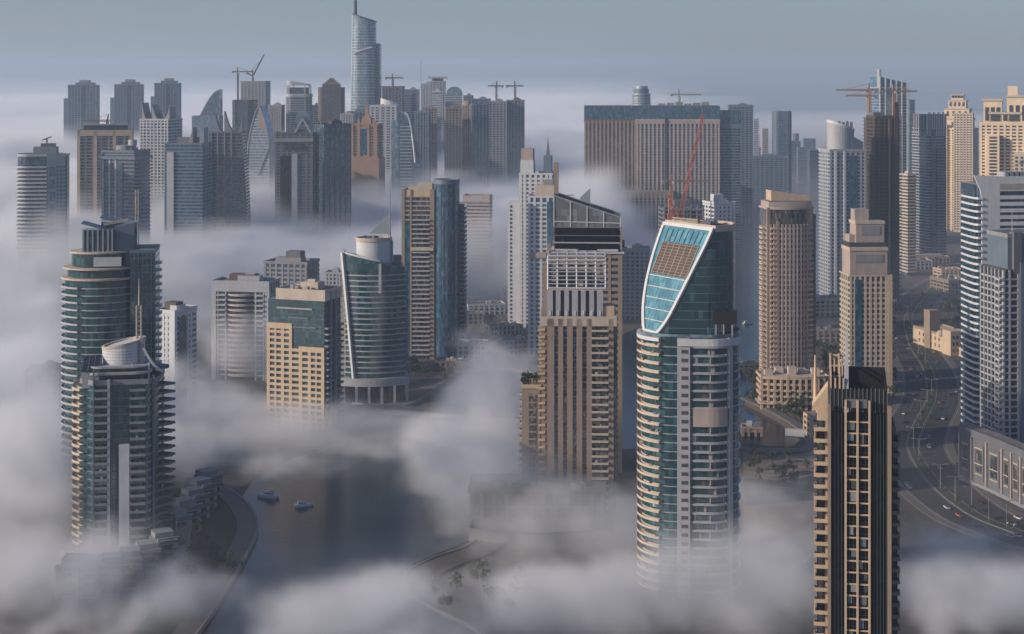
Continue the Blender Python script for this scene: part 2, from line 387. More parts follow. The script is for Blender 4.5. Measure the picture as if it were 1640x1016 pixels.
def cyan_tower():
    Z, cx, m = 616, 1105, .2500
    t = Tower('glass_tower', 'teal tower whose slanted cyan sail face is framed in white, below the red crane', X(cx, Z), Z, -5)
    L = lambda px: (px - cx) * m
    fp = densify(roundrect(40.5, 31, 13.5, 12)); z1 = 104.5
    t.prism('glazing', offset(fp, -.5), 0, z1, 'g_teal')
    zs = fz(2.5, z1 - 3)
    t.bands('floor_band', offset(fp, -.28), zs, .38, 'silver')
    lb = strip(fp, lambda x, y: x < -12.2 and y < 12, 1.5, .4)
    t.balconies('balcony', lb, zs, 'pale', .95, .4, .16)
    rb = strip(fp, lambda x, y: -.4 < x < 14.5 and y < 0, .9, .5)
    t.balconies('balcony', rb, zs, 'offwhite', .78, .35, .16)
    t.prism('facade_panel', rect(5.1, 1.4, -3.0, -15.3), 0, z1, 'offwhite')
    t.rep('window', MB().prism(rect(2.6, .2, -2.6, -16.02), 1.35, 2.75), 'g_win', [(0, 0, z) for z in zs])
    t.prism('pier', strip(fp, lambda x, y: 14.2 < x < 16.6 and y < 0, .75, .6), 0, z1, 'offwhite')
    t.rep('divider', MB().prism(rect(.35, 1.0, 7.6, -15.6), 0, 3.5), 'offwhite', [(0, 0, z) for z in zs[::2]])
    rs = strip(fp, lambda x, y: x > 17.2 and y < 10, .35, .6)
    t.rep('ledge', MB().prism(rs, 0, .5), 'silver', [(0, 0, z) for z in zs[::2]])
    t.prism('blank_panel', strip(fp, lambda x, y: -.4 < x < 14.5 and y < 0, 1.1, .2), zs[19] + .2, zs[21] + .4, 'pink')
    t.prism('cornice', strip(fp, lambda x, y: x > -5.4 and y < 11, 1.0, 1.0), z1 - 3.2, z1 - .4, 'white')
    t.prism('cornice', strip(fp, lambda x, y: x < -12.2 and y < 12, 1.55, .5), z1 - 1.6, z1 - .2, 'white')
    t.prism('roof_terrace', offset(fp, -.6), z1, z1 + .4, 'roof')
    t.add('railing', MB().ring(offset(fp, .1), .12, z1 + .2, z1 + 1.4), 'g_sky')
    # balcony clutter
    rnd = random.Random(3)
    for z in zs:
        for _ in range(3):
            p = rnd.choice(lb[:len(lb) // 2]); k = .93
            t.box('furniture', p[0] * k, p[1] * k, .5 + rnd.random() * .8, .5 + rnd.random() * .6, z + .5, z + 1.0 + rnd.random() * .9, rnd.choice(('brown', 'offwhite', 'mid', 'leaf', 'cream', 'dark')))
    for z in zs:
        for _ in range(2):
            xx = rnd.uniform(.5, 13.5); yy = -15.2 + max(0, xx - 7) ** 2 * .06
            if rnd.random() < .7: t.box('curtain', xx, yy + .2, .8 + rnd.random() * 1.2, .2, z + .5, z + 3.2, rnd.choice(('mid', 'grey', 'pink', 'brown', 'dark')))
    # crown: rounded glass block cut by a steep plane that looks left and forward
    cf = densify(roundrect(37, 27, 12.5, 14, -.5, 0), 1.0); H1, H0 = 148.0, z1 + .4
    me = MB().prism(cf, H0, H1).mesh('crown_block', 'g_teal')
    u = Vector((-.80, -.60, 0)); kz = .40; n = Vector((u.x, u.y, kz)).normalized()
    p0 = Vector((0, 0, H0)) + u * 17.6
    bm = bmesh.new(); bm.from_mesh(me)
    r = bmesh.ops.bisect_plane(bm, geom=bm.verts[:] + bm.edges[:] + bm.faces[:], plane_co=p0, plane_no=n, clear_outer=True)
    cut = [e for e in r['geom_cut'] if isinstance(e, bmesh.types.BMEdge)]
    bmesh.ops.holes_fill(bm, edges=cut)
    lim = max(bm.verts, key=lambda v: v.co.z).co.z
    loop = [v.co.copy() for v in r['geom_cut'] if isinstance(v, bmesh.types.BMVert)]
    bm.to_mesh(me); bm.free()
    t.root_crown = link('crown_block', me, t.root)
    e1 = Vector((-n.y, n.x, 0)).normalized(); e1 = e1 if e1.x > 0 else -e1
    e2 = n.cross(e1); e2 = e2 if e2.z > 0 else -e2
    q = [((v - p0).dot(e1), (v - p0).dot(e2)) for v in loop]
    c0 = (sum(a for a, b in q) / len(q), sum(b for a, b in q) / len(q))
    q.sort(key=lambda a: math.atan2(a[1] - c0[1], a[0] - c0[0]))
    q2 = [q[0]]
    for a in q[1:]:
        if (a[0] - q2[-1][0]) ** 2 + (a[1] - q2[-1][1]) ** 2 > .25: q2.append(a)
    q = ccw(q2)
    P3 = lambda a, b, h=0: p0 + e1 * a + e2 * b + n * h
    inner = offset(q, -1.15)
    mb = MB(); k = len(q); o = 0
    for h in (0.02, .9):
        mb.v += [tuple(P3(a, b, h)) for a, b in offset(q, .3)] + [tuple(P3(a, b, h)) for a, b in inner]
    for i in range(k):
        j = (i + 1) % k
        mb.f += [(2 * k + i, 2 * k + j, 3 * k + j, 3 * k + i), (i, j, 2 * k + j, 2 * k + i), (k + j, k + i, 3 * k + i, 3 * k + j), (k + i, k + j, j, i)]
    t.add('sail_frame', mb, 'white')
    t.add('sloped_glazing', MB().slab3([P3(a, b, .05) for a, b in inner], n * .2), 'g_cyan')
    ys = [b for a, b in q]; lo, hi = min(ys), max(ys)
    def span(b, poly):
        xs = []
        for i in range(len(poly)):
            (a1, b1), (a2, b2) = poly[i], poly[(i + 1) % len(poly)]
            if (b1 - b) * (b2 - b) <= 0 and abs(b1 - b2) > 1e-6: xs.append(a1 + (a2 - a1) * (b - b1) / (b2 - b1))
        return (min(xs), max(xs)) if len(xs) > 1 else (0, 0)
    bl, bh = lo + (hi - lo) * .53, lo + (hi - lo) * .83
    (l0, r0), (l1, r1) = span(bl, inner), span(bh, inner)
    lv = [(l0 + 1.2, bl), (r0 - .8, bl), (r1 - 2.6, bh), (l1 + 3.2, bh)]
    t.add('louvre_panel', MB().slab3([P3(a, b, .26) for a, b in lv], n * .25), 'louvre')
    for i in range(7):
        s = i / 6; A = (lv[0][0] + (lv[1][0] - lv[0][0]) * s, bl); B = (lv[3][0] + (lv[2][0] - lv[3][0]) * s, bh)
        t.add('louvre_rib', MB().bar(P3(*A, .55), P3(*B, .55), .16), 'pale')
    for i in range(11):
        b = bl + (bh - bl) * (i + .5) / 11; (l, r_) = (lv[0][0] + (lv[3][0] - lv[0][0]) * (i + .5) / 11, lv[1][0] + (lv[2][0] - lv[1][0]) * (i + .5) / 11)
        t.add('louvre_slat', MB().bar(P3(l + .2, b, .52), P3(r_ - .2, b, .52), .12), 'tan')
    for i in range(1, 6):
        b = lo + (bl - lo) * i / 5.4 + 1.0; l, r_ = span(b, inner)
        if r_ - l > 1: t.add('transom', MB().bar(P3(l, b, .3), P3(r_, b, .3), .16), 'white')
    for i in range(1, 9):
        s = i / 9
        A = (l1 + (r1 - l1) * s, bh + .3); l2, r2 = span(hi - 2.2, inner); B = (l2 + (r2 - l2) * s, hi - 2.2)
        t.add('mullion', MB().bar(P3(*A, .3), P3(*B, .3), .17), 'dark')
    for i in range(1, 12):
        s = i / 12; A = (l0 + (r0 - l0) * s, bl); bb = lo + 2.4
        while True:
            l, r_ = span(bb, inner); xx = A[0] - (bl - bb) * .05
            if (r_ - l > 1 and l < xx < r_) or bb > bl - 1: break
            bb += .8
        if bb < bl - 1: t.add('mullion', MB().bar(P3(xx, bb, .27), P3(A[0], bl, .27), .09), 'silver')
    cz = fz(H0 + 3, H1 - 2)
    def crown_band(z):
        off = u * (17.6 - (z - H0) * kz); keep = [p for p in cf if (p[0] - off.x) * u.x + (p[1] - off.y) * u.y < -.6]
        return keep
    for z in cz:
        kp = crown_band(z)
        if len(kp) > 6: t.prism('floor_band', offset(kp, .06), z, z + .22, 'bluegrey')
    # shade of a recess painted as a black block, posts on the right, roof edge and lamp blocks
    t.prism('recess_shade', rect(9.5, 5, 13.6, -11.2), H0 + 5.0, H0 + 10.2, 'black')
    for px in (10, 13, 16.4): t.box('column', px, -13.2, .6, .6, H0, H0 + 10.2, 'silver')
    keep = crown_band(H1)
    t.prism('roof', offset(keep, -.6), H1, H1 + .3, 'roof')
    t.add('parapet', MB().ring(offset(keep, .25), .7, H1 - 1.2, H1 + 1.3), 'pale')
    rnd = random.Random(5)
    for _ in range(6): t.box('roof_unit', 3 + rnd.random() * 9, -3 + rnd.random() * 10, 1.5 + rnd.random() * 2, 1.5 + rnd.random() * 2, H1 + .3, H1 + 1.6 + rnd.random() * 1.4, rnd.choice(('grey', 'dark', 'white', 'mid')))
    t.add('maintenance_arm', MB().lattice((-7, 8, H1 + 2.2), (9, 1, H1 + 1.4), 1.1, 1.4, .12), 'pale')
    t.mast(17, 5, z1, z1 + 9, .2)
cyan_tower()

def tan_tower():
    Z, cx, m = 727, 925, .3028
    t = Tower('apartment_tower', 'tan striped tower topped by an open white lattice crown over a columned parapet', X(cx, Z), Z, -2)
    L = lambda px: (px - cx) * m
    f, d, z1 = -14.5, 29, 95
    t.prism('glazing', rect(L(985) - L(876), d, (L(985) + L(876)) / 2, 0), 0, z1, 'g_win')
    for a, b in ((877, 888), (894, 902), (908, 917), (923, 932), (939, 947), (973, 981)):
        t.box('pier', (L(a) + L(b)) / 2, f - .1, L(b) - L(a), 1.4, 0, z1, 'tan')
    zs = fz(1.5, z1 - 2)
    t.spandrels('floor_band', (L(886), f), (L(981), f), zs, .7, .22, 'bluegrey')
    rnd = random.Random(23)
    for z in zs:
        for px in (891, 905, 920, 935.5):
            if rnd.random() < .3: t.box('blind', L(px) + (rnd.random() - .5) * .5, f - .06, .7 + rnd.random() * .6, .1, z + .8 + rnd.random(), z + 3.3, rnd.choice(('mid', 'grey', 'pink', 'bluegrey')))
        if rnd.random() < .7: t.box('furniture', L(960) + (rnd.random() - .5) * 5.5, f - 1.2, .6 + rnd.random(), .5, z + .3, z + 1.3 + rnd.random() * .8, rnd.choice(('offwhite', 'brown', 'leaf', 'mid')))
    t.balconies('balcony', rect(L(973) - L(947), 2.4, (L(973) + L(947)) / 2, f - .9), zs, 'pale', 1.0, .3)
    t.prism('side_wall', rect(L(877) - L(868) + .3, 25, (L(877) + L(868)) / 2, 1.0), 0, z1 + 3, 'tan')
    t.rep('balcony', MB().prism(rect(3.4, 4.4, L(868), f + 2.8), 0, .35).ring(rect(3.4, 4.4, L(868), f + 2.8), .2, .35, 1.15), 'cream', [(0, 0, z) for z in zs])
    t.rep('balcony', MB().prism(rect(3.0, 5, L(869), f + 12), 0, .35).ring(rect(3.0, 5, L(869), f + 12), .2, .35, 1.15), 'cream', [(0, 0, z) for z in zs])
    t.box('corner_glazing', L(984), 0, 1.6, d - 3, 0, z1 - 1, 'g_teal')
    t.rep('ledge', MB().prism(rect(2.0, d - 3.4, L(984.4), 0), 0, .5), 'tan', [(0, 0, z) for z in zs])
    # parapet band and columned storey
    w2 = L(964) - L(877); c2 = (L(964) + L(877)) / 2; z2 = z1 + 12.5
    t.add('parapet', MB().ring(rect(L(986) - L(866), d + 1.6, (L(986) + L(866)) / 2, 0), 1.0, z1 - 3.5, z1 + 1.0), 'pale')
    t.prism('roof', rect(L(984) - L(868), d - 1, (L(984) + L(868)) / 2, 0), z1, z1 + .5, 'roof')
    t.prism('upper_storey', rect(w2, 22, c2, 1.0), z1 + .5, z2, 'louvre')
    for k in range(7):
        xx = L(877) + 1.2 + (w2 - 2.4) * k / 6
        t.box('column', xx, f + 3.6, 2.3 if k % 3 else 2.9, 1.4, z1 + .5, z2 + .4, 'offwhite')
        t.box('column_cap', xx, f + 3.1, .9, .9, z1 + 1.0, z1 + 3.2, 'white')
    t.prism('upper_roof', rect(w2, 23, c2, .6), z2 + .4, z2 + 1.0, 'pale')
    t.box('fin', L(874), 0, 2.2, 20, z1, z1 + 24, 'tan'); t.box('fin', L(879), 9, 2.0, 3, z1, z1 + 33, 'tan')
    t.box('corner_block', L(974), -6, 5.0, 10, z1 + .5, z1 + 5.5, 'cream')
    # the lattice crown: posts and rails
    z3 = z2 + 17; x0, x1 = L(878), L(969); y0, y1 = f + 3.8, 9.0
    for k in range(7):
        xx = x0 + (x1 - x0) * k / 6
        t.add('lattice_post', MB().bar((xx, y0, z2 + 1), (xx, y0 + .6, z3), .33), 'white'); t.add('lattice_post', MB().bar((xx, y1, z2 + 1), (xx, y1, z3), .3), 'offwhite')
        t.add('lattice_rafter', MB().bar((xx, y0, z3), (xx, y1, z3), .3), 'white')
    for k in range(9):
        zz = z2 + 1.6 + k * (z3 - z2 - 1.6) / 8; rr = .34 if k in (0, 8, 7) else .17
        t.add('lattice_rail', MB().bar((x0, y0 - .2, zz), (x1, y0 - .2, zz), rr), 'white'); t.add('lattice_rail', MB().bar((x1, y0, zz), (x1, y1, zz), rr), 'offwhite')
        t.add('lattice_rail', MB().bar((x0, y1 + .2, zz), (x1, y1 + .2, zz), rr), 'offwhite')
    t.box('plant_room', c2, 1.5, w2 * .62, 12, z2 + 1, z2 + 8, 'dark')
    rnd = random.Random(2)
    for _ in range(10): t.box('roof_unit', x0 + 2 + rnd.random() * (x1 - x0 - 4), y0 + 2 + rnd.random() * 14, 1.5 + rnd.random() * 2, 1.5, z2 + 1, z2 + 3 + rnd.random() * 3, rnd.choice(('steel', 'grey', 'pale', 'brown')))
    # narrower wing at the left with its planted roof
    wx, wz = (L(836) + L(867)) / 2, 61.5
    t.prism('wing', rect(L(867) - L(838), 15, wx, -4), 0, wz, 'tan')
    t.box('wing_glazing', L(853), -11.6, 3.2, .5, 1, wz - 3, 'g_win')
    wzs = fz(1.5, wz - 3)
    t.spandrels('wing_spandrel', (L(847), -11.5), (L(859), -11.5), wzs, .8, .5, 'tan')
    t.rep('wing_balcony', MB().prism(rect(2.6, 4, L(837), -8.5), 0, .35).ring(rect(2.6, 4, L(837), -8.5), .2, .35, 1.1), 'pale', [(0, 0, z) for z in wzs])
    t.add('wing_parapet', MB().ring(rect(L(867) - L(836), 16, wx, -4), .6, wz - .4, wz + 1.4), 'cream')
    return t, L, wz
tt, LL, wing_z = tan_tower()

def sloped_crown_tower():
    Z, cx, m = 812, 941, .3383
    t = Tower('apartment_tower', 'tan tower with dark glass top and sloping grey glass screen, just behind the lattice crown', X(cx, Z), Z, -4)
    L = lambda px: (px - cx) * m
    w, d, z1 = 36, 26, 116.5
    t.prism('glazing', rect(w, d), 0, z1, 'g_navy')
    zs = fz(2, z1)
    t.bands('floor_band', rect(w + .7, d + .7), zs, 1.9, 'tan')
    t.piers('pier', (-w / 2, -d / 2), (w / 2, -d / 2), 6, 1.5, .5, 0, z1, 'tan'); t.piers('pier', (w / 2, -d / 2), (w / 2, d / 2), 5, 1.8, .5, 0, z1, 'tan')
    t.box('corner_strip', w / 2 + .2, -d / 2 - .1, 1.0, 1.0, 0, z1 + 14, 'tan')
    t.prism('canopy', rect(w + 3.4, d + 3), z1, z1 + 1.0, 'white')
    t.prism('sky_lobby', rect(w - 1.2, d - 1), z1 + 1, z1 + 13.5, 'g_black')
    t.prism('ledge', rect(w + .6, d + .4), z1 + 5.2, z1 + 5.9, 'offwhite'); t.prism('ledge', rect(w + .2, d + .6), z1 + 9.2, z1 + 9.6, 'mid')
    t.box('sky_balcony', -11, -d / 2 - 1, 12, 2, z1 + 1.2, z1 + 2.2, 'white'); t.box('sky_balcony', 11, -d / 2 - 1, 11, 2, z1 + 1.2, z1 + 2.2, 'white')
    z2 = z1 + 13.5
    top = lambda x, y: z2 + 5.5 + (w / 2 - x) / w * 11.5
    t.prism('crown_roof', rect(w, d), z2, z2 + .5, 'roof')
    t.add('crown_screen', MB().ring(rect(w - .4, d - .4), .35, z2 + .5, top), 'g_pale')
    t.add('coping', MB().ring(rect(w, d), .8, lambda x, y: top(x, y) - .05, lambda x, y: top(x, y) + .5), 'silver')
    for k in range(5):
        xx = -w / 2 + .3 + (w - .6) * k / 4
        t.box('crown_post', xx, -d / 2 + .05, .5, .5, z2 + .5, top(xx, 0), 'white')
    t.add('crown_rail', MB().bar((-w / 2, -d / 2 - .1, z2 + 3.4), (w / 2, -d / 2 - .1, z2 + 2.6), .22), 'white')
    t.box('fin', -w / 2 + 1.0, 2, 2.3, 4, z1, 164, 'tan')
    t.plant(w, d, z2 + .5, 'grey', 4)
    t.box('access_gantry', w / 2 + 1.2, -2, 1.6, 5, z1 + 2, z1 + 6, 'bluegrey')
sloped_crown_tower()

def left_front_tower():
    Z, cx, m = 662, 197, .2758
    t = Tower('apartment_tower', 'dark teal tower at the waterside with stacked balconies, white roof drum and pointed right-hand balconies', X(cx, Z), Z, 9)
    L = lambda px: (px - cx) * m
    fp = [(-17, -9), (-11, -15), (12, -15), (16, -9), (17, 10), (10, 16), (-10, 16), (-17, 10)]
    z1 = 77
    t.prism('glazing', fp, 0, z1, 'g_teal')
    zs = fz(4, z1 - 2)
    t.bands('floor_band', offset(fp, .25), zs, .4, 'bluegrey')
    lb = strip(roundrect(38, 26, 9, 8, 0, -1), lambda x, y: x < -15.2 and y < 9, 2.2, .5)
    t.balconies('balcony', lb, zs, 'pale', 1.1, .4)
    t.balconies('balcony', rect(5.4, 3.0, -7.6, -15.4), zs, 'grey', 1.05, .35); t.box('pier', -4.4, -15.6, 1.1, 2.0, 0, z1 + 2, 'offwhite'); t.box('pier', -10.8, -15.4, .6, 1.4, 0, z1 + 6, 'bluegrey')
    t.box('blank_panel', 2.0, -15.5, 4.4, 1.2, 0, z1 - 26, 'white'); t.box('panel_return', -.9, -15.3, .9, .9, 0, z1 - 26, 'dark')
    t.balconies('balcony', [(4.6, -14.8), (4.6, -18.2), (11, -18.2), (13.2, -15.6), (13.2, -14)], zs, 'grey', 1.05, .35)
    t.balconies('balcony', [(15.5, -10), (21.8, -5.5), (16, -1.5)], zs, 'mid', 1.0, .35); t.balconies('balcony', [(16.2, 0), (22.4, 4.5), (16.2, 8.5)], [z + 1.75 for z in zs[:-1]], 'mid', 1.0, .35)
    t.box('pier', 14.2, -13.0, .8, .8, 0, z1 + 3, 'bluegrey')
    rnd = random.Random(9)
    for z in zs:
        for xx, yy in ((-7.6, -15.8), (8.5, -16.8), (18, -5.5)):
            if rnd.random() < .55: t.box('furniture', xx + (rnd.random() - .5) * 2.5, yy, .5 + rnd.random() * .7, .5, z + .35, z + 1.2 + rnd.random() * .7, rnd.choice(('offwhite', 'mid', 'brown', 'leaf', 'dark')))
    t.prism('roof', offset(fp, -.3), z1, z1 + .5, 'roofd'); t.parapet(offset(fp, .3), z1 - .5, 2.2, 'grey')
    # stepped penthouse storeys
    t.prism('penthouse', roundrect(26, 20, 6, 8, -1, -3), z1 + .5, z1 + 6.2, 'g_dark'); t.prism('terrace_slab', roundrect(28.5, 22, 6.5, 8, -1, -3.4), z1 + 3.6, z1 + 4.6, 'offwhite')
    t.prism('terrace_slab', roundrect(26, 20.5, 6, 8, -1, -3), z1 + 6.2, z1 + 7.0, 'offwhite')
    # white drum, its top sloping up to the right
    dz = z1 + 7
    dr = ellipse(9.2, 8.2, 40, 0.5, -1.5)
    top = lambda x, y: dz + 6.3 + (x + 9) * .2
    t.add('roof_drum', MB().prism(dr, dz, top), 'white'); t.add('drum_cap', MB().ring(offset(dr, .25), .9, lambda x, y: top(x, y) - .3, lambda x, y: top(x, y) + .8), 'pale')
    for k in range(5): t.add('drum_joint', MB().ring(offset(dr, .06), .2, dz + 1.3 * k + .5, dz + 1.3 * k + .62), 'grey')
    t.box('drum_fin', 8.6, -5, 1.6, 6, dz - 6, dz + 11, 'grey')
    # block with sloping dark panels on the left
    sx, sy = -12.3, -9
    t.add('lift_block', MB().prism(rect(7.0, 8, sx, sy), z1 - 2, lambda x, y: z1 + 7.5 + (y - sy) * .55), 'offwhite')
    t.add('solar_panel', MB().prism(rect(8.2, 9, sx, sy), lambda x, y: z1 + 7.7 + (y - sy) * .55, lambda x, y: z1 + 8.0 + (y - sy) * .55), 'g_dark')
    for k in range(4): t.add('panel_rail', MB().bar((sx - 3.6 + 2.4 * k, sy - 4.5, z1 + 8.1 - 2.47), (sx - 3.6 + 2.4 * k, sy + 4.5, z1 + 8.1 + 2.47), .12), 'bluegrey')
    # curved fin sweeping down on the right
    cv = [(9.5 + 8.5 * (k / 8), dz + 7 - 10 * math.sin(PI / 2 * k / 8)) for k in range(9)]
    mb = MB()
    for (a, za), (b, zb) in zip(cv, cv[1:]): mb.bar((a, -9, za), (b, -9, zb), .5)
    t.add('curved_fin', mb, 'white')
    t.prism('terrace_slab', roundrect(10, 10, 4, 6, 15, -1), z1 + 4, z1 + 4.8, 'mid'); t.box('column', 12, -10.5, .7, .7, z1, z1 + 8, 'white'); t.box('column', 5, -12.6, .7, .7, z1, z1 + 8, 'white')
    rnd = random.Random(12)
    for _ in range(9): t.box('planter', 10 + rnd.random() * 6, -8 + rnd.random() * 14, .8, .8, z1 + .5, z1 + 1.6 + rnd.random(), rnd.choice(('leaf', 'leaf', 'brown', 'mid')))
    # lattice antenna with its tip
    t.add('antenna', MB().lattice((6.6, 3, dz + 6), (6.6, 3, dz + 24), 2.0, 2.0, .16), 'pale'); t.mast(6.6, 3, dz + 24, dz + 36, .22, 'pale')
    # podium at the base
    t.prism('podium', roundrect(54, 44, 6, 6, 2, 2), 0, 7, 'grey'); t.prism('podium_roof', roundrect(53, 43, 6, 6, 2, 2), 7, 7.3, 'roofd')
left_front_tower()

def left_rear_tower():
    Z, cx, m = 735, 180, .3063
    t = Tower('glass_tower', 'taller teal glass tower with white-banded curved front and winged roof, behind the white roof drum', X(cx, Z), Z, 9)
    fp = densify(ellipse(17.5, 15, 40, -5, 0)); z1 = 112
    t.prism('glazing', fp, 0, z1, 'g_teal')
    zs = fz(3, z1 - 1)
    t.bands('floor_band', offset(fp, .35), zs, .45, 'offwhite')
    lb = strip(fp, lambda x, y: x < -13 and y < 9, 1.8, .4)
    t.balconies('balcony', lb, zs, 'offwhite', .9, .3)
    t.prism('roof_terrace', offset(fp, 1.6), z1, z1 + .9, 'pale'); t.prism('setback_storey', offset(fp, -1.2), z1 + 1.2, z1 + 5, 'g_teal')
    t.prism('roof_terrace', offset(fp, .9), z1 + 5, z1 + 5.8, 'pale'); t.prism('setback_storey', offset(fp, -3.2), z1 + 6.2, z1 + 12.5, 'g_teal')
    t.prism('roof_terrace', offset(fp, -2.2), z1 + 12.5, z1 + 13.3, 'pale'); t.box('sign_panel', -1, -12.4, 13, .8, z1 + 6.6, z1 + 11, 'white')
    t.box('glass_slab', 15.5, 2, 12, 26, 0, 125, 'g_teal')
    t.rep('slab_band', MB().prism(rect(12.2, 26.2, 15.5, 2), 0, .3), 'bluegrey', [(0, 0, z) for z in fz(3, 123)])
    t.piers('mullion', (9.5, -11), (21.5, -11), 6, .25, .2, 0, 125, 'bluegrey')
    t.rep('side_balcony', MB().prism(rect(2.6, 6, 22.6, -3), 0, 1.1), 'silver', [(0, 0, z) for z in fz(3, 121)])
    t.parapet(rect(12.4, 26.4, 15.5, 2), 124.6, 1.6, 'bluegrey')
    zc = z1 + 13.3
    t.prism('crown_glazing', rect(14.5, 12, -6, -2), zc, zc + 10.5, 'g_teal')
    t.piers('crown_fin', (-13.2, -8), (1.2, -8), 6, .8, .7, zc, zc + 11, 'silver')
    t.add('wing_roof', MB().prism(rect(16, 12.4, -5.8, -2.2), lambda x, y: zc + 11.0 - (x + 5) * .30, lambda x, y: zc + 11.5 - (x + 5) * .30), 'bluegrey')
    t.add('wing_roof', MB().prism(rect(10, 10, -1, 6), lambda x, y: zc + 14.2 - (x + 1) * .26, lambda x, y: zc + 14.7 - (x + 1) * .26), 'bluegrey')
    t.prism('crown_glazing', rect(9, 9, -1, 6), zc, zc + 13.5, 'g_navy')
    t.add('core_slab', MB().prism(rect(10.5, 15, 6.8, 1), z1 + 5, lambda x, y: zc + 12.8 + (x - 6.8) * .2), 'bluegrey')
    t.box('core_edge', 11.8, -4, 1.3, 7, z1 + 4, zc + 14, 'g_navy')
    t.add('roof_boom', MB().lattice((-4, -2, zc + 12.6), (8, -3, zc + 15), .8, 1.2, .12), 'pale')
    t.add('antenna', MB().lattice((11.4, 4, zc + 13), (11.4, 4, zc + 29), 1.3, 1.6, .14), 'pale')
left_rear_tower()
# =================================================================== MIDDLE DISTANCE
def cylinder_tower():
    Z, cx, m = 1145, 696, .477
    t = Tower('apartment_tower', 'tan tower with a dark blue glass cylinder down its corner, open at the top', X(cx, Z), Z, -3)
    L = lambda px: (px - cx) * m
    z1 = 125
    t.box('glazing', L(672), 0, L(698) - L(648), 30, 0, z1, 'g_win')
    p0, p1 = (L(648), -15), (L(698), -15)
    for a, b in ((647, 652), (660, 663), (692, 699)): t.box('pier', (L(a) + L(b)) / 2, -15.2, L(b) - L(a), 1.2, 0, z1 + 3, 'tan')
    zs = fz(3, z1 - 1)
    t.spandrels('floor_band', p0, p1, zs, 1.0, .5, 'pink')
    t.balconies('balcony', rect(L(692) - L(664), 3, (L(692) + L(664)) / 2, -15.6), zs[:-5], 'offwhite', .95, .3)
    t.box('blue_strip', L(656), -15.2, L(660) - L(652), .9, 0, z1 - 22, 'g_blue')
    t.box('belt', L(680), -16.6, L(699) - L(663), 2.2, 82, 84, 'pale')
    t.box('side_wall', L(648) + .4, 0, 1.4, 29, 0, z1 + 2, 'tan')
    t.rep('side_window', MB().prism(rect(.4, 4, L(648) - .35, 0), 1.2, 3), 'g_win', [(0, y, z) for z in zs[::1] for y in (-6, 6)][:90])
    t.prism('roof', rect(L(699) - L(648), 30, L(673), 0), z1, z1 + .4, 'roof'); t.parapet(rect(L(699) - L(647), 30.4, L(673), 0), z1 - 2, 4.5, 'cream')
    t.box('plant_room', L(683), -4, 11, 13, z1, z1 + 7.5, 'pale'); t.box('plant_room', L(662), 4, 8, 9, z1, z1 + 4, 'pale')
    cyl = ellipse(9.6, 9.6, 36, L(717), -9)
    t.prism('glass_cylinder', cyl, 0, 133, 'g_blue')
    t.rep('cylinder_band', MB().prism(offset(cyl, .08), 0, .25), 'dark', [(0, 0, z) for z in zs])
    t.add('cylinder_rim', MB().ring(offset(cyl, .5), .9, 132, 135.5), 'bluegrey'); t.prism('cylinder_roof', offset(cyl, -.6), 133, 133.3, 'pale')
    for k in range(12):
        a = R(30 * k + 10); t.add('cylinder_mullion', MB().bar((L(717) + 9.7 * math.cos(a), -9 + 9.7 * math.sin(a), 0), (L(717) + 9.7 * math.cos(a), -9 + 9.7 * math.sin(a), 133), .14), 'dark')
    t.box('rear_wing', L(722), 8, L(745) - L(700), 20, 0, 116, 'g_navy')
    t.rep('balcony', MB().prism(rect(L(746) - L(736), 19, L(741), 3), 0, 1.1), 'grey', [(0, 0, z) for z in zs if z < 115])
cylinder_tower()

t = tower('office_tower', 'pale pinkish tower wrapped in grey bands, behind the tower with the glass cylinder', 742, 788, 312, 1500, -6, 24, 'g_grey', 'pink', 'bands', sp=1.9, top=7)
t.box('sign_frame', 0, -12.4, 12, .4, t.z1 + 1.5, t.z1 + 5.5, 'offwhite')

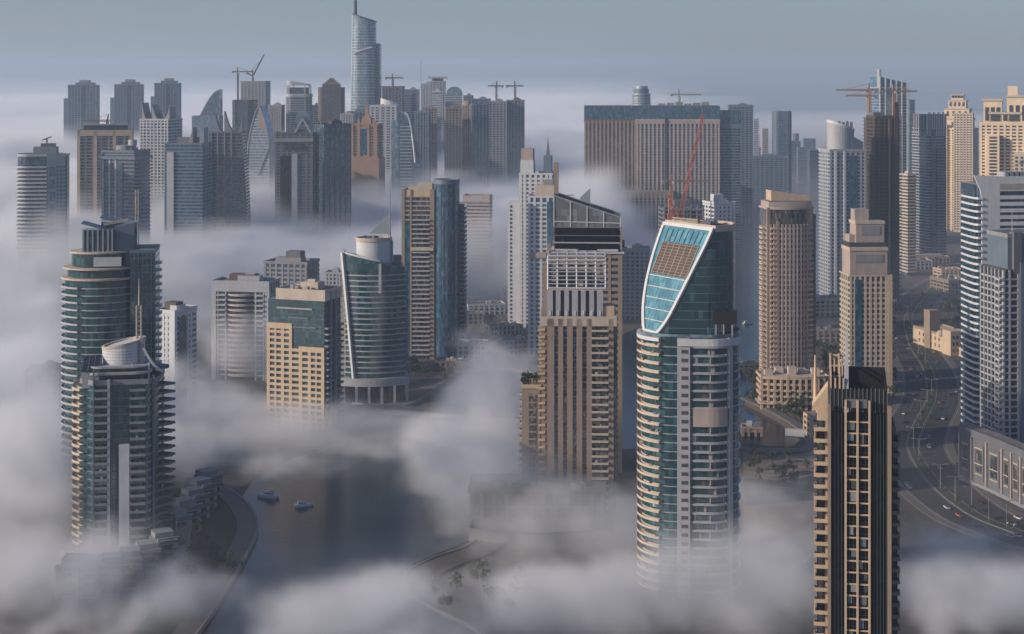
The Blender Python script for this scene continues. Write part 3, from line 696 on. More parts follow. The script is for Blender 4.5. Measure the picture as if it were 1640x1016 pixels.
def sail_tower():
    Z, cx, m = 985, 600, .4104
    t = Tower('glass_tower', 'teal bowed glass tower with white drum, pointed screen and needle mast on its roof', X(cx, Z), Z, 7)
    L = lambda px: (px - cx) * m
    fp = densify(bow(39, 22, 7, 20)); z1 = 88
    top = lambda x, y: z1 + 4 + (-x) * .22
    t.add('glazing', MB().prism(offset(fp, -.4), 17, top), 'g_teal')
    zs = fz(20, z1 - 1)
    t.bands('floor_band', offset(fp, .35), zs, .75, 'offwhite')
    t.add('top_screen', MB().prism(strip(fp, lambda x, y: x < 3 and y < 5, .7, .1), z1 - 2, lambda x, y: top(x, y) + .8), 'g_teal')
    t.add('coping', MB().prism(strip(fp, lambda x, y: x < 3 and y < 5, 1.0, .5), lambda x, y: top(x, y) + .8, lambda x, y: top(x, y) + 2.0), 'white')
    t.add('sail_edge', MB().bar((L(548), -11.6, z1 + 10), (L(566), -16.2, 16), .95, .8), 'white')
    t.box('pier', 2.9, -18.6, 1.6, 1.4, z1 - 16, z1 + 3, 'white')
    t.rep('balcony', MB().prism(rect(3.2, 16, -20, 0), 0, 1.0), 'pale', [(0, 0, z) for z in zs])
    t.rep('side_balcony', MB().prism(rect(3.2, 16, 20, 0), 0, 1.0), 'bluegrey', [(0, 0, z) for z in zs])
    dr = ellipse(11.5, 9, 40, -.5, 1)
    t.add('roof_drum', MB().prism(dr, z1 - 1, z1 + 17), 'white'); t.add('drum_rim', MB().ring(offset(dr, .5), .8, z1 + 16, z1 + 18.5), 'pale')
    t.prism('drum_deck', offset(dr, -.5), z1 + 17, z1 + 17.3, 'roofd')
    t.box('drum_core', 9.5, 2, 5, 9, z1, z1 + 16, 'grey'); t.box('plant_room', 15, 2, 5, 10, z1, z1 + 6, 'mid')
    t.add('pointed_screen', MB().slab3([(-3.5, -3, z1 + 21), (10, -5, z1 + 21), (10, -5, z1 + 34), (8, -4.6, z1 + 33)], (0, .5, 0)), 'silver')
    for x in (-1, 4, 9): t.box('screen_post', x, -4, .8, .8, z1 + 17, z1 + 21.2, 'white')
    t.mast(10, -4.5, z1 + 17, z1 + 57, .32, 'grey')
    for _ in range(5): t.box('roof_unit', random.uniform(-7, 6), random.uniform(-3, 6), 2, 2, z1 + 17.3, z1 + 19.4, 'mid')
    # base on columns
    t.prism('base_glazing', bow(38, 24, 5), 0, 12, 'g_dark'); t.prism('base_band', bow(44, 28, 6), 12, 17, 'offwhite')
    for k in range(6): t.box('base_column', -20.5 + k * 8.2, -15.5 - (3.2 if 0 < k < 5 else 0), 1.6, 1.6, 0, 12, 'offwhite')
    t.prism('plinth', bow(47, 32, 7), 0, .8, 'pave')
sail_tower()

def cream_tower():
    Z, rot, d = 905, -20, 22
    x, w = place(429, 546, Z, rot, d)
    t = Tower('apartment_tower', 'cream tower with paired square windows and a dark glass top under a pale roof slab', x, Z, rot)
    z1 = 76; h = d / 2
    t.prism('glazing', rect(w - .8, d - .8), 0, z1 + 2, 'g_teal')
    col = lambda a, b, z0, za, part='wall_panel': t.box(part, (-.5 + (a + b) / 2) * w, -h, (b - a) * w, 1.1, z0, za, 'cream')
    zl, zr = z1 - 14, z1 - 27
    for a, b in ((0, .05), (.135, .165), (.25, .30), (.39, .44)): col(a, b, 0, zl)
    for a, b in ((.56, .62), (.72, .77), (.85, .875), (.95, 1.0)): col(a, b, 0, zr)
    zs = fz(1.8, zl)
    def runs(a, b, zt_, mat='cream', hh=1.5, step=2):
        return t.rep('spandrel', MB().prism(rect((b - a) * w, .95, (-.5 + (a + b) / 2) * w, -h), 0, hh), mat, [(0, 0, z) for z in zs if z < zt_])
    for a, b in ((.05, .135), (.165, .25), (.30, .39)): runs(a, b, zl)
    for a, b in ((.62, .72), (.77, .85), (.875, .95)): runs(a, b, zr)
    runs(.44, .56, zr, hh=1.7)
    for a, b, zt_ in ((.05, .135, zl), (.165, .25, zl), (.30, .39, zl), (.62, .72, zr), (.77, .85, zr), (.875, .95, zr)):
        for z in [q for q in zs if q < zt_][::1]: pass
    t.box('wall_cap', (-.5 + .22) * w, -h + .02, .44 * w, 1.4, zl - 1.5, zl + 1.8, 'cream'); t.box('wall_cap', (-.5 + .78) * w, -h + .02, .44 * w, 1.4, zr - 1.5, zr + 1.5, 'cream')
    t.box('roof_block', -.40 * w, -h + 3, 4, 5, zl, zl + 6, 'cream')
    t.bands('floor_band', rect(w - .3, d - .3), [z for z in fz(1.8, z1)], .4, 'dark')
    for k in range(3): t.box('white_ledge', (.05 if k else -.02) * w, -h - .1, (.62 if k != 1 else .35) * w, .8, z1 - 3.5 - k * 5.5, z1 - 2.7 - k * 5.5, 'bluegrey' if k else 'offwhite')
    t.prism('roof_slab', rect(w * .86, d * 1.0, w * .08, 0), z1 + 2, z1 + 7.5, 'pale'); t.prism('roof', rect(w * .86 - 1.4, d - 1.4, w * .08, 0), z1 + 7.5, z1 + 7.8, 'roof')
    t.parapet(rect(w * .86, d, w * .08, 0), z1 + 7.5, 1.1, 'pale'); t.plant(w * .8, d, z1 + 7.8, 'pale', 5, w * .08)
    # right side with balconies, its shade put into grey piers and rails
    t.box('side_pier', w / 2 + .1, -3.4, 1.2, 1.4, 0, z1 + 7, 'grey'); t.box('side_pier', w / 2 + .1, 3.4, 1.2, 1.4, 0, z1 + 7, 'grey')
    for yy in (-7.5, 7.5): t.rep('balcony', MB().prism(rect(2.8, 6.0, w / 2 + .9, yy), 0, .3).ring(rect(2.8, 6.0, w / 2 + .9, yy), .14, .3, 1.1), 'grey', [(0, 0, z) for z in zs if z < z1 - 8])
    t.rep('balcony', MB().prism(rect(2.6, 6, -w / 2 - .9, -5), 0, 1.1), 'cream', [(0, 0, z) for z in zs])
cream_tower()

def bay_building():
    t = tower('apartment_building', 'grey white-framed block with a bowed stack of balconies down its fogged front', 341, 447, 447, 1060, -9, 22, 'g_navy', 'offwhite', 'none', top=1.5)
    w, d, z1 = t.w, t.d, t.z1
    zs = fz(3, z1 - 8)
    for a in (-.5 + .035, .5 - .035): t.box('frame_pier', a * w, -d / 2 - .3, .08 * w, 1.6, 0, z1, 'offwhite')
    t.box('frame_beam', 0, -d / 2 - .35, w, 1.8, z1 - 6, z1 + 1.6, 'offwhite')
    t.balconies('bowed_balcony', [(a, b - d / 2) for a, b in bow(w * .42, 1.5, 3.4, 10)], zs, 'pink', 1.2, .4)
    for a in (-.33, .33): t.balconies('balcony', rect(w * .16, 2.6, a * w, -d / 2 - .9), zs[10:], 'offwhite', 1.1, .35)
    for a in (-.4, -.26, .26, .4): t.box('pier', a * w, -d / 2 - .1, 1.0, .9, 0, z1 - 6, 'offwhite')
    t.bands('floor_band', rect(w + .2, d + .2), zs, 1.1, 'offwhite')
    t.piers('side_pier', (w / 2, -d / 2), (w / 2, d / 2), 4, 1.6, .4, 0, z1, 'offwhite')
    t.box('roof_house', -2, 2, w * .45, 9, z1, z1 + 5, 'brown')
bay_building()
t = tower('apartment_building', 'grey block with a square roof house, behind the white-framed building', 424, 511, 416, 1180, -14, 26, 'g_navy', 'grey', 'grid', 7, 6, 1.6, 1.7, top=2)
t.box('roof_house', 3, 0, 12, 10, t.z1, t.z1 + 9, 'mid'); t.box('roof_house', -9, 2, 8, 8, t.z1, t.z1 + 4, 'grey')
tower('apartment_building', 'small pale block peeping out left of the white roof drum', 521, 552, 434, 1290, -6, 16, 'g_navy', 'offwhite', 'grid', 4, 3, 1.6, 1.6)
def corner_white():
    t = tower('apartment_tower', 'white corner tower with a dark glass strip, right of the tall teal tower', 251, 314, 492, 985, -24, 24, 'g_navy', 'white', 'grid', 5, 4, 2.0, 1.8, top=2.5)
    t.box('corner_glazing', t.w / 2 + .2, -4, 1.4, 8, 0, t.z1 - 3, 'g_grey'); t.box('corner_pier', t.w / 2, -t.d / 2, 2.6, 2.6, 0, t.z1 + 2.4, 'white'); t.box('corner_pier', t.w / 2 + .2, 2, 1.6, 1.6, 0, t.z1 + 2.4, 'white')
    t.box('roof_house', -2, 0, 9, 8, t.z1, t.z1 + 6, 'brown')
corner_white()
tower('apartment_building', 'pale low block half lost in fog left of the dark waterside tower', 42, 108, 588, 900, 8, 22, 'g_grey', 'pink', 'grid', 7, 4, 2.2, 1.6)

def white_sail_block():
    Z, rot, d = 898, 6, 30
    t = Tower('apartment_tower', 'white-fronted tower with long ribbon windows and a curved lit edge of balconies', X(1547, Z) + 33, Z + 6, rot)
    w = 66; h = d / 2; z1 = 150; m = .374
    xl = -w / 2
    t.prism('glazing', rect(w - 4, d - 1.5, 1.5, 0), 0, z1 - 3, 'g_navy')
    zs = fz(2.2, z1 - 8, 3.9)
    f = -h
    # the front sweeps from wide at the foot to a swept point at the roof
    edge = lambda z: xl + 4.0 + 9.0 * max(0, 1 - z / 62.) ** 2.2 * .9
    n = 26
    zz = [z1 * i / n for i in range(n + 1)]
    for zlo, zhi, k in [(zz[i], zz[i + 1], i) for i in range(n)]: pass
    mb = MB(); Lp = [(edge(z), z) for z in zz] ; Lp = Lp[:-2] + [(xl + 3, z1 - 6), (xl + 1.2, z1 - 2), (xl - 1.0, z1 + 3)]
    poly = Lp + [(xl + 15, z1 + 2.2), (xl + 15, 0)]
    mb.slab3([(a, f - .5, b) for a, b in poly], (0, 1.1, 0))
    t.add('swept_wall', mb, 'white')
    for a, b in ((xl + 31, xl + 35), (xl + 39.5, xl + 46)): t.box('pier', (a + b) / 2, f + .05, b - a, 1.1, 0, z1 - 2, 'white')
    mb = MB().prism(rect(w - 15, 1.0, xl + 15 + (w - 15) / 2, f + .05), 0, 2.2)
    t.rep('spandrel', mb, 'white', [(0, 0, z) for z in zs])
    t.box('top_wall', xl + 15 + (w - 15) / 2, f + .05, w - 15, 1.1, z1 - 6.5, z1 + 2.2, 'white')
    t.box('top_opening', xl + 22, f - .6, 15, .3, z1 - 5.2, z1 - 2.0, 'pink')
    # balconies round the left edge
    for z in zs:
        e = edge(z + 2)
        q = [(xl + 1.6, h - 5), (xl + .4, -4), (xl + .2, f + 2), (e - 2.6, f - 1.0), (e + .4, f - 1.2), (e + .4, f + 1), (xl + 4.5, -2), (xl + 4.5, h - 5)]
        t.add('balcony', MB().prism(q, 0, .4).ring(q, .15, .4, 1.25), 'white', (0, 0, z))
    t.prism('side_wall', rect(3.0, d - 10, xl + 4.6, 3), 0, z1 - 4, 'g_navy')
    t.prism('roof', rect(w - 6, d - 1, 2.0, 0), z1 - 3, z1 - 2.5, 'roof')
    t.box('roof_house', xl + 30, 2, 14, 10, z1 - 2.5, z1 + 4, 'offwhite')
    for k in range(4): t.box('roof_unit', xl + 24 + k * 3.2, -4, 2, 2.4, z1 + 0, z1 + 4.5, 'steel')
white_sail_block()

def grey_stack():
    Z = 800; rot = 10
    t = Tower('apartment_tower', 'dark grey tower with stacked balconies and smooth blue-grey top before the white ribbon-window tower', X(1588, Z) + 25, Z + 10, rot)
    m = .333; xl = -24.5; z1 = 108; f = -13
    t.prism('glazing', rect(46, 25, 0, 0), 12, z1, 'g_dark')
    t.box('blank_wall', xl + 12, f - .1, 3.2, 1.6, 0, z1 + 4, 'bluegrey')
    t.box('grid_wall', xl + 4.6, f + .3, 1.0, 1.2, 12, z1, 'offwhite'); t.box('grid_wall', xl + 1.3, f + .3, 1.0, 1.2, 12, z1, 'offwhite'); t.box('grid_wall', xl + 9.6, f + .3, 1.2, 1.2, 12, z1 - 2, 'offwhite')
    zs = fz(14, z1 - 2, 3.55)
    t.rep('spandrel', MB().prism(rect(9, .8, xl + 5.5, f + .2), 0, .9), 'offwhite', [(0, 0, z) for z in zs])
    t.rep('balcony', MB().prism(rect(2.6, 5, xl - .2, f + 2), 0, .35).ring(rect(2.6, 5, xl - .2, f + 2), .15, .35, 1.2), 'offwhite', [(0, 0, z) for z in zs])
    t.balconies('balcony', [(xl + 14, f - 1), (xl + 17, f - 3.4), (xl + 46, f - 3.4), (xl + 46, f + 2), (xl + 14, f + 2)], zs[:-2], 'grey', 1.1, .4)
    t.rep('balcony_divider', MB().prism(rect(.4, 3.0, xl + 26, f - 1.6), 0, 3.5), 'mid', [(0, 0, z) for z in zs[:-2]])
    t.rep('spandrel', MB().prism(rect(.7, 25.2, -23.1, 0), 0, .9), 'offwhite', [(0, 0, z) for z in zs])
    for yy in (-12, -8, -4, 0, 4, 8, 12): t.box('grid_wall', -23.3, yy, .9, .8, 12, z1, 'offwhite')
    t.prism('top_storeys', rect(40, 22, 0, 0), z1, z1 + 18, 'bluegrey'); t.box('shaft', xl + 9.2, f + 2.5, 4.4, 5, z1 - 2, z1 + 20, 'mid')
    t.parapet(rect(40.6, 22.6, 0, 0), z1 + 17, 2.2, 'grey'); t.prism('roof', rect(46, 25), z1, z1 + .4, 'roofd')
    t.prism('curved_terrace', roundrect(18, 12, 5, 8, 17, f + 3), z1 + 4, z1 + 6, 'offwhite'); t.prism('curved_terrace', roundrect(18, 12, 5, 8, 17, f + 3), z1 + 9, z1 + 10.4, 'offwhite')
    t.mast(xl + 13, 0, z1 + 18, z1 + 31, .2)
    rnd = random.Random(31)
    for z in zs[:-2]:
        for _ in range(2):
            if rnd.random() < .6: t.box('furniture', xl + 18 + rnd.random() * 24, f - 2.4, .8 + rnd.random(), .7, z + .4, z + 1.4 + rnd.random() * .6, rnd.choice(('offwhite', 'brown', 'mid', 'leaf')))
grey_stack()

def curved_podium():
    p = [G(1537, 768), G(1556, 776), G(1580, 786), G(1605, 797), G(1635, 812), G(1680, 835), G(1730, 850)]
    c = Vector(p[0]); t = Tower('podium', 'long curved podium wall of arched cream bays along the road below the grey balcony tower', c.x, c.y)
    q = [(a - c.x, b - c.y) for a, b in p]
    # smooth outline, top outline pushed back a little to the road's bend
    back = [(a + 6.5, b + 13) for a, b in q[::-1]]
    H = 27
    t.prism('core', q + back, 0, H, 'mid'); t.prism('roof_deck', q + back, H, H + .6, 'roof'); t.prism('rear_deck', [(back[-1][0], back[-1][1]), (back[0][0], back[0][1]), (back[0][0] + 40, back[0][1] + 60), (back[-1][0] + 20, back[-1][1] + 60)], 0, 7, 'roof')  # mid grey core, cornice and bay panels: the wall's shade put into the colour
    for (a, b), (e, f) in zip(q, q[1:]):
        A, B = Vector((a, b)), Vector((e, f)); d = (B - A); L = d.length; d.normalize(); nr = Vector((d.y, -d.x)); n = max(1, round(L / 9))
        t.add('cornice', MB().prism([tuple(A - nr * .3), tuple(B - nr * .3), tuple(B + nr * 1.2), tuple(A + nr * 1.2)], H - 2.2, H + 1.6), 'mid')
        t.add('plinth', MB().prism([tuple(A - nr * .3), tuple(B - nr * .3), tuple(B + nr * .8), tuple(A + nr * .8)], 0, 2), 'grey')
        for k in range(n):
            u0, u1 = A + d * (L * k / n), A + d * (L * (k + 1) / n); mid = (u0 + u1) / 2; bw = L / n
            fl = lambda s0, s1, dep: [tuple(mid + d * s0 - nr * .3), tuple(mid + d * s1 - nr * .3), tuple(mid + d * s1 + nr * dep), tuple(mid + d * s0 + nr * dep)]
            t.prism('bay_pier', fl(-bw / 2, -bw / 2 + 1.1, .95), 2, H - 2.2, 'pink')
            t.prism('bay_panel', fl(-bw * .30, bw * .34, .45), 4, H - 5, 'mid')
            o = t.prism('bay_window', fl(-bw * .18, bw * .22, .62), 8, H - 8, 'g_win')
            for z in (6.5, 11.8, H - 7.2): t.prism('window_rail', fl(-bw * .24, bw * .28, .74), z, z + .5, 'pale', o)
    t.box('roof_house', 42, 42, 16, 12, 7, 12, 'bluegrey')
curved_podium()

def bowed_tan():
    t = tower('apartment_tower', 'greyish tan tower with bowed window grid and lit cream screen at its stepped top', 1214, 1304, 330, 1035, 6, 24, 'g_win', 'pink', 'none', top=1.5, foot=lambda w, d: bow(w - 1, d - 6, 4.5, 16))
    w, d, z1 = t.w, t.d, t.z1; zs = fz(3, z1 - 12)
    t.bands('floor_band', offset(t.pts, .35), zs, 1.3, 'pink')
    for k in range(11):
        u = -.42 + .76 * k / 10; yy = -(d - 6) / 2 - 4.5 * (1 - (2 * u) ** 2)
        t.box('pier', u * w, yy, 1.25, 1.3, 0, z1 - 10, 'pink')
    t.box('corner_pier', -w / 2 + 1.5, -9.4, 2.2, 2.2, 0, z1 + 1, 'tan'); t.box('corner_pier', -w / 2 + 7.5, -12.3, 1.8, 1.6, 0, z1 - 8, 'tan')
    t.rep('balcony', MB().prism(rect(3.2, 8, -w / 2 - .6, -3), 0, 1.1), 'cream', [(0, 0, z) for z in zs])
    t.rep('balcony', MB().prism(rect(4.2, 3.4, -w / 2 + 4.4, -11), 0, 1.1), 'cream', [(0, 0, z) for z in zs])
    t.box('glass_strip', w / 2 - .8, -6, 2.6, 6, 0, z1 - 12, 'g_blue'); t.box('side_block', w / 2 + 1.0, 0, 3.0, 12, 0, z1 - 4, 'mid')
    t.prism('upper_wall', bow(w * .90, 20, 1.6, 14, 0, 0), z1 - 9, z1 + 5, 'pink'); t.prism('upper_slot', bow(w * .62, 15, 1.2, 14, -1, -3.2), z1 - 3.0, z1 - .6, 'dark')
    t.add('lit_screen', MB().ring(rect(w * .80, 13, 1.5, 2), .7, z1 + 5, lambda x, y: z1 + 10.5 - x * .16), 'cream')
    t.prism('roof', rect(w * .88, 18), z1 + 5, z1 + 5.5, 'roof'); t.plant(w * .5, 12, z1 + 5.5, 'grey', 3)
bowed_tan()

def stepped_cream():
    t = tower('apartment_tower', 'pale cream tower with two stepped blank upper blocks over a square window grid', 1346, 1426, 437, 1015, 3, 24, 'g_win', 'pale', 'grid', 8, 5, 1.5, 1.4, top=1, plant=False)
    w, d, z1 = t.w, t.d, t.z1
    t.box('blue_strip', -w * .30, -d / 2 - .1, w * .16, 1.2, 0, z1 - 2, 'g_blue'); t.box('corner_pier', w / 2 - 1, -d / 2 - .2, 3, 1.6, 0, z1, 'cream')
    t.rep('balcony', MB().prism(rect(2.4, 3, w / 2 + .6, -d / 2 + 2), 0, 1.0), 'pale', [(0, 0, z) for z in fz(3, z1)])
    t.prism('upper_block', rect(w * .90, d * .8, -.03 * w, -1), z1, z1 + 18, 'pink'); t.prism('recess', rect(w * .66, .6, -.02 * w, -1 - d * .4), z1 + 9, z1 + 14.5, 'grey'); t.prism('upper_cap', rect(w * .93, d * .84, -.03 * w, -1), z1 + 17, z1 + 19.2, 'pale')
    t.prism('slot', rect(w * .9, d * .7, -.02 * w, 1), z1 + 19.2, z1 + 22, 'dark')
    t.prism('setback_block', rect(w * .68, d * .62, .06 * w, 2.5), z1 + 19.2, z1 + 35, 'pink'); t.prism('recess', rect(w * .46, .6, .08 * w, 2.5 - d * .31), z1 + 27, z1 + 33, 'grey')
    t.prism('setback_cap', rect(w * .72, d * .66, .06 * w, 2.5), z1 + 34.4, z1 + 36.4, 'pale'); t.prism('side_fin', rect(w * .4, d * .5, -w * .22, 3), z1 + 17, z1 + 27, 'pink'); t.prism('top_fin', rect(w * .34, d * .4, -w * .1, 4), z1 + 35, z1 + 44, 'pink')
    t.parapet(rect(w * .3, d * .4, w * .3, 0), z1 + 19, 2.5, 'pale')
stepped_cream()

def villa():
    c = Vector(G(1272, 655)); t = Tower('villa_building', 'low curved cream apartment house with flat terraces at the foot of the bowed tan tower', c.x, c.y + 8)
    fp = densify(bow(42, 20, 4, 16)); 
    t.prism('glazing', offset(fp, -.5), 0, 20, 'g_win')
    zs = [4.2, 8, 11.8, 15.6]
    t.bands('floor_band', offset(fp, .3), zs, 1.5, 'cream')
    pts = [p for p in fp if p[1] < -9]
    for i, p in enumerate(pts[::3]): t.box('pier', p[0], p[1], 1.5, 1.5, 0, 20 if i % 4 else 23, 'cream')
    for i, p in enumerate(pts[::6]): t.balconies('balcony', rect(3.6, 2.2, p[0], p[1] - .8), [4.4, 8.2, 12], 'pale', 1.1, .3)
    t.prism('roof', offset(fp, .2), 20, 20.4, 'pale'); t.parapet(offset(fp, .5), 19.6, 1.8, 'cream')
    for k in range(5): t.box('roof_room', -15 + k * 7.5, 1 + (k % 2) * 4, 5, 6, 20.4, 23.2 + (k % 3), 'pale')
    t.prism('arcade_roof', offset(fp, 2.2), 4.0, 4.5, 'pale')
    t.box('side_wing', 26, 8, 12, 16, 0, 17, 'cream'); t.rep('window', MB().prism(rect(1.8, .3, 0, 0), 0, 1.8), 'g_win', [(22 + 3 * i, -.2, 3 + 3.6 * k) for i in range(4) for k in range(4)])
villa()

def rounded_grey():
    t = tower('apartment_tower', 'grey tower with a rounded white crown, left of the dark unfinished tower', 1312, 1386, 238, 1420, 8, 30, 'g_blue', 'offwhite', 'grid', 7, 6, 1.9, 1.5, top=2)
    w, d, z1 = t.w, t.d, t.z1
    t.box('blue_strip', w * .12, -d / 2 - .1, w * .22, 1.5, 0, z1 - 4, 'g_blue'); t.box('white_pier', -w * .34, -d / 2 - .4, 2.2, 1.4, 0, z1, 'white'); t.box('white_pier', -w * .1, -d / 2 - .4, 2.0, 1.4, 0, z1, 'white')
    cy = ellipse(w * .36, d * .36, 32, -w * .05, 0)
    t.add('crown_drum', MB().prism(cy, z1, lambda x, y: z1 + 22 + (-x) * .35), 'offwhite'); t.add('crown_rim', MB().ring(offset(cy, .5), .9, lambda x, y: z1 + 21.5 - x * .35, lambda x, y: z1 + 24 - x * .35), 'white')
    t.add('side_crown', MB().prism(rect(w * .34, d * .7, w * .3, 0), z1, lambda x, y: z1 + 8 + (w * .5 - x) * .5), 'bluegrey')
    for k in range(5): t.box('roof_unit', -w * .2 + 4 * k, 0, 2.2, 2.2, z1 + 18, z1 + 27 + (k % 2), 'steel')
rounded_grey()

def unfinished():
    Z = 1450; x, w = place(1382, 1442, Z, 8, 30)
    t = Tower('unfinished_tower', 'dark brown unfinished concrete tower wrapped in scaffold, with bare floors and a rust-coloured hoist strip', x, Z, 8)
    z1 = zt(190, Z); d = 30
    t.prism('core', rect(w - 5, d - 5), 0, z1 + 3, 'dark')
    t.bands('floor_slab', rect(w, d), fz(0, z1 + 1), .8, 'brown')
    for a in (-.48, -.3, -.12, .06, .24, .42): t.box('column', a * w, -d / 2 + .6, 1.1, 1.1, 0, z1, 'brown')
    for b in (-.4, -.15, .1, .35): t.box('column', -w / 2 + .6, b * d, 1.1, 1.1, 0, z1, 'brown'); 
    t.box('hoist_strip', w * .32, -d / 2 - .8, 4.2, 1.2, 0, z1 + 16, 'louvre'); t.box('hoist_strip', w * .05, -d / 2 - .5, 1.6, .9, 0, z1, 'tan')
    for k in range(9): t.add('scaffold_pole', MB().bar((-w / 2 + w * k / 8, -d / 2 - 1, 0), (-w / 2 + w * k / 8, -d / 2 - 1, z1 + 4), .12), 'brown')
    t.box('formwork', -w * .2, 0, w * .4, 12, z1 + 1, z1 + 6, 'mid')
unfinished()

def blue_wedge():
    t = tower('glass_tower', 'bright blue glass tower with a sharp slanted top, behind the dark unfinished tower', 1394, 1452, 140, 1760, 6, 34, 'g_bright', 'offwhite', 'bands', sp=.6, top=1, plant=False)
    w, d, z1 = t.w, t.d, t.z1
    t.add('wedge_top', MB().prism(rect(w - 1, d - 1), z1, lambda x, y: z1 + 6 + (w / 2 - x) * .22), 'g_bright')
    for k in range(6): t.box('white_fin', -w / 2 + w * k / 5, -d / 2 - .4, 1.3, 1.2, 0, z1 + 6 + (w - w * k / 5) * .22, 'white')
    t.box('blue_strip', -w * .1, -d / 2 - .7, w * .3, .6, 0, z1, 'g_bright')
    t.add('spike_fin', MB().prism(rect(2.5, 8, -w / 2 + .8, -d / 2 + 5), z1, z1 + 22), 'offwhite')
blue_wedge()

def colonnade_tower():
    t = tower('glass_tower', 'blue and grey tower crowned by pale upright fins, left of the tall cream towers', 1462, 1514, 205, 1800, 12, 36, 'g_navy', 'offwhite', 'bands', sp=1.3, top=1, plant=False)
    w, d, z1 = t.w, t.d, t.z1
    t.box('blue_strip', -w * .18, -d / 2 - .9, w * .22, 1.0, 0, z1, 'g_blue'); t.box('bay', w * .22, -d / 2 - 1.4, w * .46, 2.6, 0, z1 - 24, 'g_grey')
    t.rep('bay_band', MB().prism(rect(w * .48, 2.8, w * .22, -d / 2 - 1.5), 0, 1.4), 'grey', [(0, 0, z) for z in fz(3, z1 - 25)])
    t.prism('crown_glazing', rect(w - 3, d - 3), z1, z1 + 17, 'g_blue')
    for k in range(9): t.box('crown_fin', -w / 2 + .8 + (w - 1.6) * k / 8, -d / 2, 1.4, 2.4, z1 - 8, z1 + 18 + (k % 2) * 2, 'white')
    for k in range(1, 6): t.box('crown_fin', -w / 2, -d / 2 + d * k / 6, 2.4, 1.4, z1 - 8, z1 + 18, 'offwhite')
    t.prism('roof', rect(w - 3, d - 3), z1 + 17, z1 + 17.5, 'roof')
colonnade_tower()
tower('apartment_tower', 'narrow pale banded tower with lit left edge, in front of the finned blue tower', 1440, 1466, 278, 1640, 14, 20, 'g_grey', 'pale', 'bands', sp=1.7)
tower('apartment_tower', 'hazy pale sliver of a tower behind the blue and grey finned tower', 1452, 1464, 160, 2150, 5, 14, 'g_sky', 'bluegrey', 'bands', sp=1.2, plant=False)

def cream_giant():
    t = tower('residential_tower', 'tall slim cream tower with tiered pavilion top, right of the finned blue tower', 1506, 1566, 205, 2150, -24, 40, 'g_win', 'sunlit_cream', 'grid', 9, 7, 2.6, 1.7, top=2, plant=False)
    w, d, z1 = t.w, t.d, t.z1
    for a in (-.36, 0, .36): t.box('rib', a * w, -d / 2 - 1.4, w * .16, 3.2, 0, z1 + (8 if a else 18), 'sunlit_cream'); t.rep('rib_window', MB().prism(rect(w * .06, .3, a * w, -d / 2 - 3.1), 0, 2), 'g_win', [(0, 0, z) for z in fz(4, z1 + 4)][:45])
    z = z1
    for s, hh in ((.86, 16), (.7, 14), (.5, 12), (.34, 8)):
        t.prism('top_tier', rect(w * s, d * s, -w * .03, 0), z, z + hh, 'sunlit_cream'); t.prism('tier_cornice', rect(w * s + 2, d * s + 2, -w * .03, 0), z + hh - 1.6, z + hh, 'pale')
        o = t.rep('tier_window', MB().prism(rect(w * .07, .4, 0, -d * s / 2 - .1), 0, hh * .5), 'g_win', [(-w * s * .36 + k * w * s * .24 - w * .03, 0, z + 3) for k in range(4)])
        z += hh
    # lower twin block in front
    t.prism('front_wing', rect(w * .55, 12, w * .2, -d / 2 - 6), 0, z1 + 24, 'sunlit_cream'); t.piers('wing_pier', (-w * .07, -d / 2 - 12), (w * .47, -d / 2 - 12), 6, 1.6, .5, 0, z1 + 24, 'pale')
    t.rep('wing_window', MB().prism(rect(w * .5, .3, w * .2, -d / 2 - 12.05), 0, 1.7), 'g_win', [(0, 0, z) for z in fz(4, z1 + 22)])
cream_giant()

def cream_palace():
    t = tower('residential_tower', 'broad warm cream tower with loggias and stepped roof blocks, rightmost on the skyline', 1572, 1668, 195, 1600, -20, 40, 'g_win', 'sunlit_cream', 'grid', 10, 7, 2.2, 1.7, top=2, plant=False)
    w, d, z1 = t.w, t.d, t.z1
    for a, ww, za, hh in ((-.3, .30, 0, 26), (.1, .34, 0, 30), (-.1, .5, 0, 12), (.36, .26, 0, 22)):
        t.prism('roof_block', rect(w * ww, d * .6, a * w, 3), z1, z1 + hh, 'sunlit_cream'); t.prism('block_cornice', rect(w * ww + 2.4, d * .6 + 2.4, a * w, 3), z1 + hh - 2, z1 + hh + .4, 'pale')
        t.rep('loggia', MB().prism(rect(w * .06, .5, 0, 3 - d * .3 - .2), 0, hh * .55), 'dark', [(a * w + (k - 1) * w * ww * .3, 0, z1 + 3) for k in range(3)])
    t.prism('roof_pavilion', rect(w * .16, d * .3, w * .02, 3), z1 + 30, z1 + 40, 'sunlit_cream')
    t.prism('front_wing', rect(w * .34, 14, w * .22, -d / 2 - 7), 0, z1 - 30, 'pale'); t.prism('front_wing', rect(w * .2, 10, -w * .28, -d / 2 - 5), 0, z1 - 12, 'sunlit_cream'); t.prism('front_wing', rect(w * .24, 18, w * .44, -d / 2 - 9), 0, z1 - 22, 'sunlit_cream')
    t.rep('wing_window', MB().prism(rect(2.4, .4, 0, 0), 0, 2.2), 'g_win', [(w * .22 + (i - 1.5) * w * .085, -d / 2 - 14.1, z) for z in fz(z1 - 120, z1 - 34, 4) for i in range(4)][:98])
    t.rep('wing_band', MB().prism(rect(w * .12, .4, -w * .28, -d / 2 - 10.1), 0, 2), 'g_win', [(0, 0, z) for z in fz(4, z1 - 14)])
cream_palace()

